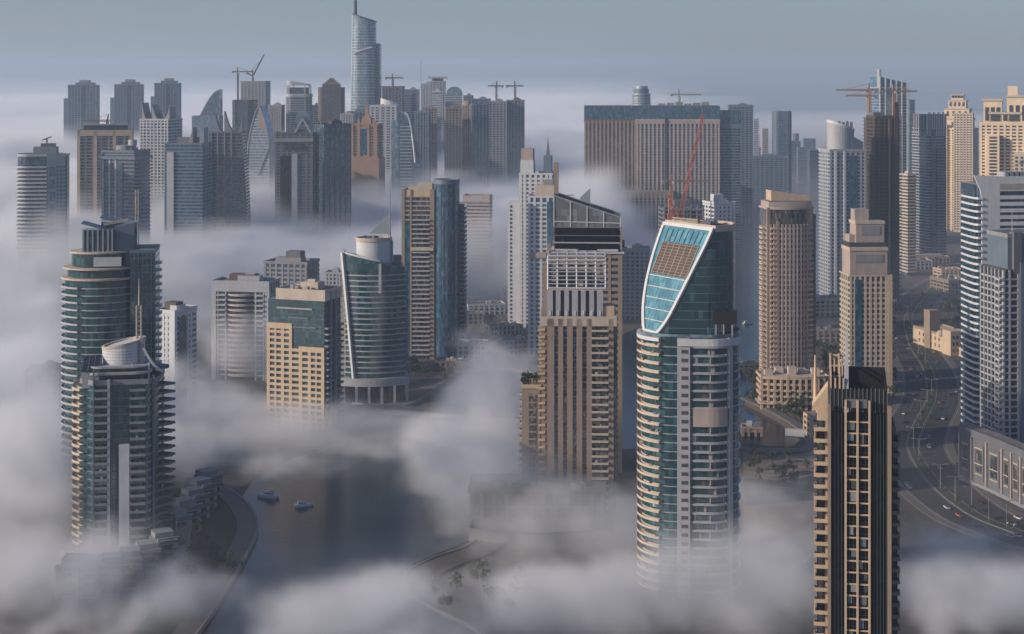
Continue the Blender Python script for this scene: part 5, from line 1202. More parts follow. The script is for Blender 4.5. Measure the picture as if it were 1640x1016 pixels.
rear = [
    (648, 672, 143, 2500, 'g_grey', 'grey', 'bands', 'plain grey block next to the dark boxy unfinished tower'),
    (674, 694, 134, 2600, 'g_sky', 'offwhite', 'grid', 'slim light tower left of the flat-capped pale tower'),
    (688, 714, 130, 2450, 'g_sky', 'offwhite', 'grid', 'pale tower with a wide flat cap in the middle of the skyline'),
    (664, 690, 178, 1900, 'g_navy', 'bluegrey', 'fins', 'dark blue finned tower directly right of the blue sail tower'),
    (676, 700, 172, 2050, 'g_navy', 'tan', 'grid', 'narrow tan tower behind the dark blue finned tower'),
    (692, 706, 146, 2300, 'g_sky', 'white', 'bands', 'narrow bright white tower under the flat-capped pale tower'),
    (712, 740, 172, 2020, 'g_grey', 'tan', 'grid', 'tan ribbed tower in fog, leftmost of the wide tan group'),
    (738, 758, 168, 2080, 'g_navy', 'tan', 'fins', 'tan tower with a domed plant room in the wide tan group'),
    (754, 784, 166, 2050, 'g_navy', 'bluegrey', 'fins', 'blue-grey rounded tower, right end of the wide tan group'),
    (742, 758, 153, 2500, 'g_navy', 'mid', 'grid', 'small dark block poking up behind the wide tan group'),
    (756, 786, 158, 2650, 'g_grey', 'grey', 'bands', 'low wide grey roof behind the right end of the tan group'),
    (783, 812, 162, 2120, 'g_navy', 'grey', 'grid', 'left of two dark gridded unfinished towers with cranes at the skyline end'),
    (811, 840, 160, 2140, 'g_navy', 'grey', 'grid', 'right of two dark gridded unfinished towers with cranes at the skyline end'),
    (648, 668, 150, 2250, 'g_navy', 'bluegrey', 'bands', 'bluish block half hidden behind the broad framed tower'),
    (500, 512, 168, 2300, 'g_navy', 'bluegrey', 'bands', 'sliver of a blue tower between the curved-top and the hipped-roof towers'),
    (430, 456, 168, 2250, 'g_navy', 'grey', 'grid', 'low grey tower between the box-topped and the curved-top towers'),
    (545, 566, 182, 2050, 'g_navy', 'offwhite', 'grid', 'pale low tower at the left foot of the tallest spire'),
    (556, 590, 178, 2080, 'g_navy', 'bluegrey', 'fins', 'blue finned tower right at the foot of the tallest spire'),
]
made = {}
for a, b, pt, Z, g, wall, st, lab in rear:
    made[lab] = tower('apartment_tower', lab, a, b, pt, Z, rnd.uniform(-9, 9), (b - a) * Z / F * .75, g, wall, st, 5, 4, 1.9, 1.5, zlow=0)
t = made['pale tower with a wide flat cap in the middle of the skyline']; t.prism('flat_cap', rect(t.w + 6, t.d + 4), t.z1 + 6, t.z1 + 9, 'offwhite'); t.prism('cap_neck', rect(t.w * .7, t.d * .7), t.z1, t.z1 + 6, 'grey')
t = made['tan tower with a domed plant room in the wide tan group']; t.add('dome', MB().loft([(ellipse(8 * math.cos(a), 8 * math.cos(a), 20), t.z1 + 8 * math.sin(a)) for a in (0, .4, .8, 1.2, 1.5)]), 'tan')
t = Tower('glass_tower', 'pale tower with a round shell top right of the flat-capped tower', X(727, 2400), 2400, 0)
t.prism('glazing', rect(26, 24), 0, zt(152, 2400), 'g_sky'); t.rep('floor_band', MB().prism(rect(26.6, 24.6), 0, 1.4), 'offwhite', [(0, 0, z) for z in fz(60, zt(154, 2400))])
zb = zt(152, 2400); t.add('shell', MB().slab3([(12 * math.cos(R(a)) + (2 if a < 90 else 0), -8, zb + 13 * math.sin(R(a))) for a in range(0, 181, 15)], (0, 16, 0)), 'g_sky')
t = Tower('radio_mast', 'very thin pale mast on the skyline left of the flat-capped tower', X(674, 2600), 2600, 0, 'mast'); t.add('mast', MB().bar((0, 0, 150), (0, 0, zt(95, 2600)), .6, .3), 'grey'); t.box('base', 0, 0, 3, 3, 140, 152, 'grey')
for px, lab in ((795, 'left of the two level-jib cranes on the dark gridded towers'), (825, 'right of the two level-jib cranes on the dark gridded towers')):
    crane(lab, X(px, 2125), 2125, zt(160, 2125), zt(139, 2125), 180 if px < 800 else 2, 12, 10 if px < 800 else 13, 'brown', r=.42)
crane('grey crane with a level jib above the hotel roof', X(1088, 2050), 2050, zt(172, 2050), zt(153, 2050), 0, 30, 12, 'grey', r=.4)
crane('upper of the two level-jib cranes left of the bright blue wedge tower', X(1391, 1560), 1560, 100, zt(146, 1560), 182, 34, 10, 'orange', r=.34)
crane('lower of the two level-jib cranes left of the bright blue wedge tower', X(1393, 1500), 1500, 100, zt(155, 1500), 178, 24, 8, 'orange', r=.34)
crane('crane with a tall rust mast in front of the bright blue wedge tower', X(1431, 1480), 1480, 60, zt(148, 1480), 5, 24, 14, 'orange', r=.34)
# =================================================================== GROUND, WATER, ROADS
def smooth(pts, n=8):
    out = []; P = [Vector(p) for p in pts]; P = [P[0] * 2 - P[1]] + P + [P[-1] * 2 - P[-2]]
    for i in range(1, len(P) - 2):
        for k in range(n):
            t = k / n; a, b, c, d = P[i - 1], P[i], P[i + 1], P[i + 2]
            out.append(.5 * ((2 * b) + (c - a) * t + (2 * a - 5 * b + 4 * c - d) * t * t + (3 * b - a - 3 * c + d) * t ** 3))
    return out + [P[-2]]
def ribbon(pts, o0, o1, z0, z1, mb=None):
    """Strip between two sideways offsets of a line, from z0 up to z1."""
    mb = mb or MB(); n = len(pts); base = len(mb.v)
    for i, p in enumerate(pts):
        d = (pts[min(i + 1, n - 1)] - pts[max(i - 1, 0)]).normalized(); nr = Vector((d.y, -d.x))
        for o, z in ((o0, z0), (o1, z0), (o1, z1), (o0, z1)): mb.v.append((p.x + nr.x * o, p.y + nr.y * o, z))
    for i in range(n - 1):
        a, b = base + 4 * i, base + 4 * i + 4
        for k in range(4): mb.f.append((a + k, a + (k + 1) % 4, b + (k + 1) % 4, b + k))
    mb.f += [(base, base + 1, base + 2, base + 3), (base + 4 * n - 1, base + 4 * n - 2, base + 4 * n - 3, base + 4 * n - 4)]
    return mb
def flat(pts, z): return MB().poly([(x, y, z) for x, y in ccw(pts)])
structure('ground', flat([(-30000, -800), (30000, -800), (30000, 60000), (-30000, 60000)], 0), 'soil')
mw, tw, bw_ = new_mat('water'); bw_.inputs['Base Color'].default_value = (.008, .022, .034, 1); bw_.inputs['Roughness'].default_value = .2; bw_.inputs['IOR'].default_value = 1.33
nz = tw.nodes.new('ShaderNodeTexNoise'); nz.inputs['Scale'].default_value = .35; nz.inputs['Detail'].default_value = 4
bmp = tw.nodes.new('ShaderNodeBump'); bmp.inputs['Strength'].default_value = .25; bmp.inputs['Distance'].default_value = .4
gp = tw.nodes.new('ShaderNodeNewGeometry'); tw.links.new(gp.outputs['Position'], nz.inputs['Vector']); tw.links.new(nz.outputs[0], bmp.inputs['Height']); tw.links.new(bmp.outputs[0], bw_.inputs['Normal'])
M['water'] = mw
shore = [(200, 1140), (330, 985), (395, 890), (412, 845), (385, 800), (405, 770), (470, 735), (560, 705), (640, 690), (690, 680), (700, 672), (860, 625), (1000, 535), (1180, 470), (1183, 236), (1312, 236), (1312, 480), (1300, 560), (1215, 600), (1190, 650), (1020, 720), (850, 720), (800, 800), (770, 860), (660, 905), (650, 940), (720, 1000), (820, 1060), (860, 1140)]
structure('marina_water', flat([G(*p) for p in shore], .25), 'water')
inlet = [(1188, 655), (1215, 668), (1262, 690), (1282, 705), (1270, 716), (1230, 716), (1188, 708)]
structure('inlet_water', flat([G(*p) for p in inlet], .25), 'water')
# land just above the ground sheet
structure('sand_lot', flat([G(*p) for p in ((1192, 622), (1236, 640), (1300, 690), (1330, 760), (1300, 860), (1190, 860), (1190, 718), (1290, 718), (1290, 702), (1215, 660), (1190, 648))], .12), 'sand')
pr = smooth([G(*p) for p in ((250, 1100), (330, 1000), (393, 895), (411, 845), (386, 803), (330, 775), (240, 760))])
structure('promenade', ribbon(pr, -9, 0, 0, 1.6), 'pave'); structure('promenade_kerb', ribbon(pr, -.2, .8, 0, 2.1), 'kerb')
structure('promenade_lawn', ribbon(pr, -24, -9.2, 0, 1.2), 'lawn')
pq = smooth([G(*p) for p in ((860, 1090), (760, 1010), (668, 962), (650, 925), (690, 900), (765, 868), (800, 800))])
structure('quay', ribbon(pq, -.2, 14, 0, 1.0), 'soil'); structure('quay_kerb', ribbon(pq, -.8, .1, 0, 1.5), 'mid')
pb = smooth([G(*p) for p in ((560, 668), (640, 655), (690, 628), (730, 600), (800, 592), (860, 600))])
structure('waterfront_path', ribbon(pb, -10, 2, 0, 1.4), 'pave'); structure('waterfront_kerb', ribbon(pb, 1.8, 2.6, 0, 2.0), 'kerb')
pi = smooth([G(*p) for p in ((1186, 640), (1222, 656), (1268, 682), (1290, 704), (1278, 722), (1220, 724), (1186, 718))])
structure('inlet_walk', ribbon(pi, -6, 0, 0, 1.4), 'pave')
hw = smooth([G(*p) for p in ((1830, 925), (1710, 880), (1627, 852), (1556, 822), (1496, 773), (1463, 720), (1471, 683), (1492, 638), (1486, 593), (1462, 551), (1456, 505), (1486, 468), (1540, 434), (1562, 402), (1572, 380))], 10)
structure('highway', ribbon(hw, -18, 18, 0, .2), 'asphalt')
for nm, a, b, h, m_ in (('median', -2.6, 2.6, .45, 'lawn'), ('median_kerb', -3.1, -2.6, .5, 'kerb'), ('median_kerb', 2.6, 3.1, .5, 'kerb'), ('road_kerb', -18.6, -17.9, .4, 'kerb'), ('road_kerb', 17.9, 18.6, .4, 'kerb'), ('pavement', 18.6, 23, .35, 'pave'), ('pavement', -23, -18.6, .35, 'pave')):
    structure(nm, ribbon(hw, a, b, 0, h), m_)
for o in (-17.2, 17.2, -3.7, 3.7): structure('edge_line', ribbon(hw, o - .16, o + .16, .2, .22), 'mark')
for o in (-13.9, -10.5, -7.1, 7.1, 10.5, 13.9):
    mb = MB()
    for i in range(0, len(hw) - 1):
        a, b = hw[i], hw[i + 1]; L_ = (b - a).length; k = int(L_ // 9)
        for j in range(k): ribbon([a + (b - a) * ((j + .1) / k), a + (b - a) * ((j + .5) / k)], o - .13, o + .13, .2, .22, mb)
    structure('lane_line', mb, 'mark')
side = smooth([G(*p) for p in ((1310, 905), (1366, 820), (1386, 760), (1392, 700), (1408, 655), (1414, 615), (1404, 570), (1402, 520), (1420, 480))], 10)
structure('side_road', ribbon(side, -5.5, 5.5, 0, .16), 'asphalt'); structure('side_kerb', ribbon(side, 5.5, 6.1, 0, .34), 'kerb'); structure('side_kerb', ribbon(side, -6.1, -5.5, 0, .34), 'kerb')
cross = smooth([G(*p) for p in ((1300, 520), (1380, 500), (1440, 487), (1500, 484), (1560, 492))]); structure('cross_road', ribbon(cross, -8, 8, 0, .12), 'asphalt')
sl = smooth([G(*p) for p in ((1190, 770), (1250, 775), (1330, 790))]); structure('side_road', ribbon(sl, -5, 5, 0, .18), 'asphalt')
for i, q in enumerate((((740, 560), (790, 500), (830, 470), (880, 440)), ((735, 470), (790, 486), (850, 520)), ((745, 600), (800, 560), (862, 520)), ((770, 440), (800, 425), (850, 410)))):
    s_ = smooth([G(*p) for p in q]); structure('street', ribbon(s_, -6, 6, 0, .14 + .02 * i), 'asphalt'); structure('street_kerb', ribbon(s_, 6, 6.7, 0, .3), 'kerb'); structure('street_walk', ribbon(s_, -11, -6.1, 0, .24), 'pave')
structure('plaza', flat([G(*p) for p in ((735, 520), (790, 500), (860, 545), (860, 590), (760, 592))], .08), 'pave')
structure('far_shore', flat([G(*p) for p in ((1140, 236), (1330, 236), (1330, 222), (1140, 222))], .3), 'sand')

# ------------------------------------------------------------------ low buildings
def low(label, px, py, w, d, h, rot=0, wall='pale', g='g_win', n=6, stuff=True):
    x, y = G(px, py); t = Tower('low_building', label, x, y + d / 2, rot)
    t.box('glazing', 0, 0, w - .8, d - .8, 0, h - .3, g)
    t.bands('floor_band', rect(w, d), fz(2.6, h - 1.2), 1.4, wall); t.piers('pier', (-w / 2, -d / 2), (w / 2, -d / 2), n, 1.5, .3, 0, h, wall); t.piers('pier', (-w / 2, d / 2), (-w / 2, -d / 2), max(2, n // 2), 1.5, .3, 0, h, wall)
    t.prism('roof', rect(w, d), h - .3, h, 'roof'); t.parapet(rect(w + .2, d + .2), h - .6, 1.6, wall)
    r_ = random.Random(int(px * 3 + py))
    for _ in range(5): t.box('roof_unit', (r_.random() - .5) * w * .7, (r_.random() - .5) * d * .6, 2 + r_.random() * 3, 2 + r_.random() * 2, h, h + 1.2 + r_.random() * 2, r_.choice(('grey', 'white', 'steel', 'pale')))
    return t
low('square low white building with a window grid at the foot of the glass cylinder tower', 757, 584, 22, 16, 15, -4, 'offwhite', n=5)
low('long low white terrace building angled beside the tan lattice-crowned tower', 838, 566, 38, 14, 10, 24, 'offwhite', n=10)
low('low pale shed behind the long white terrace building', 806, 536, 30, 14, 7, 24, 'pale', n=8)
low('low white building farther along the street between the pink tower and the stepped white tower', 776, 505, 34, 20, 9, 12, 'white', n=7)
low('small pale house by the street corner below the pink banded tower', 762, 480, 20, 14, 8, 8, 'pale', n=4)
low('low grey depot near the foot of the stepped white tower', 806, 468, 34, 18, 8, 12, 'grey', n=7)
low('flat pale annex below the pale block with the window grid', 1016, 492, 28, 16, 12, -5, 'offwhite', n=6)
low('low cream building behind the left side of the pale stepped tower', 1328, 506, 38, 20, 15, 6, 'pale', n=8)
low('low tan building below the cream one, left of the pale stepped tower', 1328, 548, 30, 16, 9, 6, 'tan', n=6)
low('white flat hall beside the highway, below the narrow pale banded tower', 1462, 432, 44, 22, 9, 10, 'offwhite', n=9)
low('lit cream low hall right of the white flat hall', 1500, 424, 30, 20, 8, 16, 'cream', n=6)
low('low cream building on the near sand by the white wall', 1318, 706, 16, 14, 13, 6, 'cream', n=4)
t = Tower('wall', 'low white wall on the sand beside the dark foreground tower', *G(1288, 700), -12, 'wall'); t.box('panel', 0, 0, 22, .6, 0, 4.2, 'white'); t.box('coping', 0, 0, 22.4, 1.0, 4.2, 4.6, 'pale')
for q in (('long tan roadside block behind the domed sandstone building', 1534, 470, 26, 40, 12, 14, 'tan', 6), ('cream courtyard house beyond the long tan roadside block', 1522, 446, 24, 20, 9, 10, 'cream', 5),
          ('low grey hall left of the highway, behind the pale stepped tower', 1410, 470, 24, 22, 9, 4, 'grey', 5), ('flat brown workshop left of the highway near the crossing', 1428, 498, 18, 16, 7, 2, 'brown', 4),
          ('small cream kiosk building on the sand left of the inlet', 1206, 700, 12, 9, 5, -6, 'cream', 3), ('pale low boathouse beside the blue water left of the bowed tan tower', 1200, 598, 16, 10, 6, 0, 'pale', 4),
          ('white low block beside the street, left of the stepped white tower', 822, 486, 26, 16, 12, 14, 'white', 6), ('grey low block in the street bend under the pink banded tower', 752, 520, 22, 14, 9, 10, 'grey', 5), ('brown low roof nearest the sloping path by the glass cylinder tower', 722, 596, 22, 12, 7, -10, 'brown', 5),
          ('pale long block close behind the lattice-crowned tower', 848, 520, 22, 30, 11, 20, 'pale', 5)):
    low(q[0], q[1], q[2], q[3], q[4], q[5], q[6], q[7], n=q[8])
def portal():
    x, y = G(1478, 428); t = Tower('station_frame', 'white concrete portal frame standing over the highway in the distance', x, y, 12, 'portal')
    t.box('beam', 0, 0, 44, 8, 11, 14.5, 'pale')
    for a in (-20, -2, 18): t.box('column', a, 0, 3, 5, 0, 11, 'pale')
portal()
def fort():
    x, y = G(1528, 566); t = Tower('fort_building', 'sunlit sandstone roadside building with small domes and a square tower', x, y, 14)
    t.prism('body', rect(26, 60, 6, 20), 0, 13, 'cream'); t.box('front_block', -3, -6, 14, 12, 0, 19, 'cream'); t.box('square_tower', -4, 26, 9, 9, 0, 30, 'tan'); t.parapet(rect(26.4, 60.4, 6, 20), 12.6, 1.8, 'tan')
    for k in range(3): t.add('dome', MB().loft([(ellipse(3.4 * math.cos(a), 3.4 * math.cos(a), 16, -7 + 5.5 * k, 8), 13 + 4 * math.sin(a)) for a in (0, .4, .8, 1.2, 1.5)]), 'pale')
    t.rep('window', MB().prism(rect(1.4, .3, 0, 0), 0, 2.6), 'g_win', [(-7.5 + 3.2 * i, -12.1, z) for i in range(4) for z in (3, 8, 13)]); t.rep('window', MB().prism(rect(.3, 1.6, -7.1, 0), 0, 2.6), 'g_win', [(0, 4 + 6 * i, z) for i in range(7) for z in (3, 8)])
    t.box('terrace', 12, -14, 30, 14, 0, 7, 'cream')
fort()
def podium_c():
    Z = 690; t = Tower('podium', 'grey marina podium with a row of tall columns under the tan lattice-crowned tower', X(862, Z), Z + 16, -3)
    w = 62; t.prism('core', rect(w, 26), 0, 17, 'g_dark'); t.prism('roof_deck', rect(w + 2, 28), 17, 18.2, 'roofd'); t.bands('ledge', rect(w + 1, 27), [5, 10.5], 1.0, 'mid')
    t.piers('column', (-w / 2, -13), (w / 2, -13), 11, 1.6, 1.4, 0, 17, 'mid'); t.parapet(rect(w + 2, 28), 18, 1.2, 'mid')
    r_ = random.Random(4)
    for _ in range(14): t.box('planter', (r_.random() - .5) * w * .9, -8 + r_.random() * 6, 2.4, 1.4, 18.2, 19.4 + r_.random(), r_.choice(('leaf', 'mid', 'grey')))
    t.prism('lower_terrace', bow(w * .9, 18, 6, 14, -2, -22), 0, 5, 'mid'); t.add('terrace_rail', MB().ring(bow(w * .9, 18, 6, 14, -2, -22), .4, 5, 6.1), 'mid')
podium_c()
def townhouse(label, px, py, rot, w=9, d=12, h=11):
    x, y = G(px, py); t = Tower('townhouse', label, x, y, rot, group='stepped townhouses round the dark waterside tower')
    t.box('body', 0, 0, w, d, 0, h, 'grey'); t.box('upper_body', 0, 2, w * .9, d * .6, h, h + 3.4, 'grey'); t.prism('roof', rect(w - .8, d - .8), h, h + .2, 'roof'); t.parapet(rect(w + .2, d + .2), h - .2, 1.1, 'mid')
    for k in range(3):
        t.box('window', 0, -d / 2 - .05, w * .6, .3, 1.2 + 3.5 * k, 3.2 + 3.5 * k, 'g_win'); t.balconies('balcony', rect(w * .8, 1.8, 0, -d / 2 - .8), [4.0 + 3.5 * k] if k < 2 else [], 'mid', 1.0, .25)
    t.box('frame_pier', -w / 2 + .3, -d / 2 - 1.2, .6, 2.4, 0, h + 2.6, 'grey'); t.box('frame_beam', 0, -d / 2 - 1.4, w, .7, h + 2, h + 2.7, 'grey')
th = [(282, 868, 40, 'nearest the tower on its right side'), (298, 850, 40, 'second along the curved shore right of the tower'), (312, 832, 42, 'third along the curved shore right of the tower'), (324, 815, 44, 'fourth along the curved shore'), (334, 800, 46, 'farthest along the curved shore'),
      (262, 905, 28, 'at the front right corner of the tower'), (236, 925, 22, 'just right of the middle before the tower'), (208, 938, 16, 'in the middle before the tower'), (178, 948, 10, 'left of the middle before the tower'), (148, 952, 4, 'at the front left corner of the tower'), (116, 950, 0, 'leftmost before the tower, nearest the fog')]
for px, py, rot, s in th: townhouse('pale stepped townhouse ' + s, px, py, rot)
def bridge():
    A, B = Vector(G(556, 668)), Vector(G(872, 690)); c = (A + B) / 2; d = B - A; L_ = d.length
    t = Tower('road_bridge', 'low flat road bridge crossing the marina canal below the teal bowed tower', c.x, c.y, math.degrees(math.atan2(d.y, d.x)), 'bridge')
    t.box('deck', 0, 0, L_, 15, 5.2, 6.4, 'pale'); t.box('roadway', 0, 0, L_, 10.5, 6.4, 6.5, 'asphalt')
    for s in (-1, 1): t.box('railing', 0, s * 7.2, L_, .3, 6.4, 7.6, 'offwhite'); t.box('walkway', 0, s * 6.2, L_, 1.7, 6.4, 6.7, 'pave')
    for k in range(7): t.box('bridge_pier', -L_ / 2 + L_ * (k + .5) / 7, 0, 2.2, 11, 0, 5.2, 'grey')
bridge()
# ------------------------------------------------------------------ boats
def boat(label, px, py, rot, s=1.0):
    x, y = G(px, py); t = Tower('motor_yacht', label, x, y, rot, 'boat'); t.root.location.z = .3; t.root.scale = (s, s, s)
    hull = lambda k, b: [(-8 * k, -2.2 * k), (4, -2.3 * k), (7.5 * b, -1.1), (9.5 * b, 0), (7.5 * b, 1.1), (4, 2.3 * k), (-8 * k, 2.2 * k)]
    t.add('hull', MB().loft([(hull(.86, .86), -.2), (hull(1, 1), 1.6), (hull(1, 1.04), 2.2)]), 'white'); t.add('cabin', MB().loft([(rect(9, 3.4, -1, 0), 2.2), (rect(7, 2.8, -1.6, 0), 4.2)]), 'white')
    t.box('cabin_window', -1.3, 0, 7.6, 3.3, 2.8, 3.6, 'g_dark'); t.box('flybridge', -2.4, 0, 4.6, 2.6, 4.2, 4.9, 'offwhite'); t.mast(-3, 0, 4.9, 7.5, .1)
boat('white motor yacht moored alone near the curved fogged shore', 430, 798, 160, .7); boat('small white boat on the open canal right of the motor yacht', 486, 812, 20, .55)
boat('white boat on the blue water left of the bowed tan tower', 1197, 520, 25, .6)
# ------------------------------------------------------------------ trees
def tree_mesh(seed, h, r, n=260):
    rn = random.Random(seed); tr = MB(); tr.bar((0, 0, 0), (.15, .1, h * .5), .28, .16)
    for k in range(4):
        a = k * 1.7 + rn.random(); tr.bar((.1, .1, h * .38), (math.cos(a) * r * .6, math.sin(a) * r * .6, h * (.6 + .1 * rn.random())), .13, .05)
    cr = MB(); cl = [(rn.gauss(0, .45) * r, rn.gauss(0, .45) * r, h * (.45 + .5 * rn.random()), r * (.25 + .3 * rn.random())) for _ in range(9)]
    for _ in range(n):
        cx, cy, cz, cr_ = rn.choice(cl); v = Vector((rn.gauss(0, 1), rn.gauss(0, 1), rn.gauss(0, 1))).normalized() * cr_ * (.6 + .5 * rn.random()); p = Vector((cx, cy, cz)) + v
        u = Vector((rn.gauss(0, 1), rn.gauss(0, 1), rn.gauss(0, 1))).normalized(); w_ = u.orthogonal().normalized(); s = .35 + .35 * rn.random()
        cr.poly([p - u * s, p + w_ * s * .6, p + u * s, p - w_ * s * .6])
    return tr.mesh('trunk', 'bark'), cr.mesh('crown', 'leaf')
TM = [tree_mesh(i, 6.5 + i * .7, 2.6 + .3 * (i % 3)) for i in range(4)]
def tree(label, x, y, group, z=0, s=1.0, k=0):
    o = bpy.data.objects.new('tree', None); C.objects.link(o); o.location = (x, y, z); o.rotation_euler.z = random.uniform(0, 6); o.scale = (s, s, s * random.uniform(.9, 1.15)); tag(o, label, 'tree', group)
    link('trunk', TM[k][0], o); link('crown', TM[k][1], o)
mw_ = tt.root.matrix_world if False else Matrix.Translation((tt.x, tt.y, 0)) @ Matrix.Rotation(tt.rot, 4, 'Z')
for i in range(7):
    p = mw_ @ Vector((LL(839 + 4.0 * i), -9.5 + (i % 3) * 4.0, 0)); tree('leafy green roof tree in the row on the low wing of the lattice-crowned tower', p.x, p.y, 'roof garden trees on the low wing', wing_z, .62 + .1 * (i % 3), i % 4)
rt = random.Random(21)
def scatter(label, group, px0, px1, py0, py1, n, s0=.8, s1=1.3):
    for i in range(n):
        x, y = G(rt.uniform(px0, px1), rt.uniform(py0, py1)); tree(label, x, y, group, 0, rt.uniform(s0, s1), i % 4)
scatter('street tree on the blocks below the pink banded tower', 'street trees below the pink banded tower', 738, 860, 428, 520, 34)
scatter('garden tree in front of the low cream villa building', 'trees before the low villa building', 1194, 1240, 600, 650, 14)
scatter('garden tree by the inlet beneath the low cream villa building', 'trees by the inlet', 1240, 1296, 660, 680, 8)
scatter('roadside tree between the pale stepped tower and the highway', 'trees left of the highway', 1422, 1434, 520, 640, 20)
scatter('dark tree beside the sandstone domed building', 'trees by the sandstone building', 1514, 1540, 480, 560, 14)
scatter('waterfront tree on the path below the teal bowed tower', 'trees on the waterfront path', 640, 730, 592, 622, 12)
scatter('tree on the shaded ground between the bowed and the stepped cream towers', 'trees between two cream towers', 1300, 1345, 560, 610, 16, .9, 1.5)
scatter('tree in the lawn along the curved promenade', 'promenade trees', 330, 372, 850, 930, 9, .6, .9)
scatter('tree on the planted quay in front of the columned marina podium', 'quay trees before the marina podium', 690, 860, 925, 985, 18, .7, 1.0)
scatter('scrubby tree on the dusty ground right of the cyan sail tower', 'scrub trees right of the cyan sail tower', 1194, 1296, 735, 800, 22, .5, 1.0)
scatter('tree between the townhouses and the curved promenade', 'trees behind the curved promenade', 300, 350, 850, 960, 12, .6, .9)
# median shrubs-sized trees
for i in range(12, len(hw) - 30, 3): tree('small tree in the planted median of the curving highway', hw[i].x, hw[i].y, 'median trees of the highway', .4, .5, i % 4)
# ------------------------------------------------------------------ cars and lamps
def car_meshes(col):
    b = MB().loft([(rect(4.5, 1.8), .35), (rect(4.6, 1.85), .7), (rect(4.5, 1.75), 1.0)]); c = MB().loft([(rect(2.7, 1.65, -.2, 0), 1.0), (rect(1.8, 1.4, -.25, 0), 1.55)])
    return b.mesh('body', col), c.mesh('cabin_glass', 'g_dark')
wheel = MB().prism(ellipse(.34, .34, 10), -.1, .1)
cm = {}
for col in ('white', 'silver', 'black', 'red', 'mid'): cm[col] = car_meshes({'mid': 'mid'}.get(col, col))
rc = random.Random(8); wm = wheel.mesh('wheel', 'black')
names = {'white': 'white', 'silver': 'silver', 'black': 'black', 'red': 'red', 'mid': 'grey'}
for i in range(46):
    k = rc.randint(14, len(hw) - 12); a, b = hw[k], hw[k + 1]; d = (b - a).normalized(); nr = Vector((d.y, -d.x)); off = rc.choice((-15.6, -12.2, -8.8, -5.4, 5.4, 8.8, 12.2, 15.6)); p = a + (b - a) * rc.random() + nr * off
    col = rc.choice(('white', 'white', 'white', 'silver', 'black', 'mid', 'red'))
    o = bpy.data.objects.new('car', None); C.objects.link(o); o.location = (p.x, p.y, .2); o.rotation_euler.z = math.atan2(d.y, d.x) + (PI if off > 0 else 0)
    tag(o, names[col] + ' car driving on the curving highway', 'car', names[col] + ' cars on the highway')
    link('body', cm[col][0], o); link('cabin_glass', cm[col][1], o)
    for wx in (-1.4, 1.4):
        for wy in (-.85, .85): w_ = link('wheel', wm, o, (wx, wy, .34)); w_.rotation_euler.x = PI / 2
lp = MB().bar((0, 0, 0), (0, 0, 12), .11, .07); la = MB().bar((-3.2, 0, 12.3), (0, 0, 11.9), .09).bar((0, 0, 11.9), (3.2, 0, 12.3), .09); lh = MB().prism(rect(1.2, .4), -.12, .06)
lpm, lam, lhm = lp.mesh('pole', 'steel'), la.mesh('arm', 'steel'), lh.mesh('lamp_head', 'offwhite')
for i in range(10, len(hw) - 14, 4):
    o = bpy.data.objects.new('street_lamp', None); C.objects.link(o); a, b = hw[i], hw[i + 1]; d = b - a; o.location = (a.x, a.y, .45); o.rotation_euler.z = math.atan2(d.y, d.x) + PI / 2
    tag(o, 'tall double-armed street lamp in the median of the curving highway', 'street lamp', 'street lamps in the highway median'); link('pole', lpm, o); link('arm', lam, o)
    for s in (-1, 1): link('lamp_head', lhm, o, (3.4 * s, 0, 12.3))

# =================================================================== AIR: HAZE AND FOG
def vol_mat(name, dens, col, g):
    m = bpy.data.materials.new(name); m.use_nodes = True; t = m.node_tree; t.nodes.clear()
    o = t.nodes.new('ShaderNodeOutputMaterial'); v = t.nodes.new('ShaderNodeVolumePrincipled')
    v.inputs['Density'].default_value = dens; v.inputs['Color'].default_value = (*col, 1); v.inputs['Anisotropy'].default_value = g
    t.links.new(v.outputs[0], o.inputs['Volume']); return m
hz = MB().prism([(-9000, -900), (9000, -900), (9000, 15000), (-9000, 15000)], -3, 470).build('haze', vol_mat('haze', 0.95e-4, (.66, .83, 1.0), .1)); hz['kind'] = 'stuff'
FOGM = vol_mat('fog', 1.0, (.925, .945, .965), .0)
# fog puffs: photo column and row of the centre, range, half sizes (m), strength
PUFFS = [
    (330, 705, 900, 75, 60, 19, 1.25), (470, 720, 880, 75, 45, 15, 1.25), (600, 735, 850, 45, 40, 12, .95), (300, 620, 985, 40, 60, 26, .75), (380, 600, 1020, 60, 40, 34, .6),
    (775, 670, 800, 24, 40, 40, 1.15), (835, 600, 835, 20, 26, 24, .6), (745, 740, 740, 32, 35, 26, 1.0), (800, 800, 700, 34, 30, 24, 1.1),
    (905, 840, 684, 46, 20, 22, 1.35), (985, 870, 662, 32, 22, 20, 1.4), 
    (610, 980, 545, 46, 32, 15, 1.15), (500, 1000, 540, 24, 24, 11, .85), (1030, 965, 570, 36, 26, 20, 1.2), (1150, 945, 578, 40, 26, 22, 1.25), (1245, 975, 550, 32, 30, 19, 1.1), (1230, 830, 690, 40, 40, 16, .75),
    (1500, 900, 640, 45, 50, 15, .9), (1600, 960, 590, 45, 45, 16, .9), (1480, 980, 560, 35, 40, 14, .8), (1590, 790, 720, 30, 30, 10, .5),
    (170, 935, 625, 50, 30, 12, 1.1), (215, 965, 580, 46, 25, 10, .9), (860, 900, 660, 40, 22, 14, .95), (740, 955, 598, 46, 34, 13, 1.15), (860, 975, 575, 36, 28, 13, 1.0), (450, 770, 800, 42, 32, 12, .9),
    (60, 930, 590, 60, 50, 20, .95), (20, 780, 680, 45, 60, 30, 1.0), (120, 985, 555, 40, 30, 12, .7), (280, 745, 800, 36, 45, 17, 1.0),
]
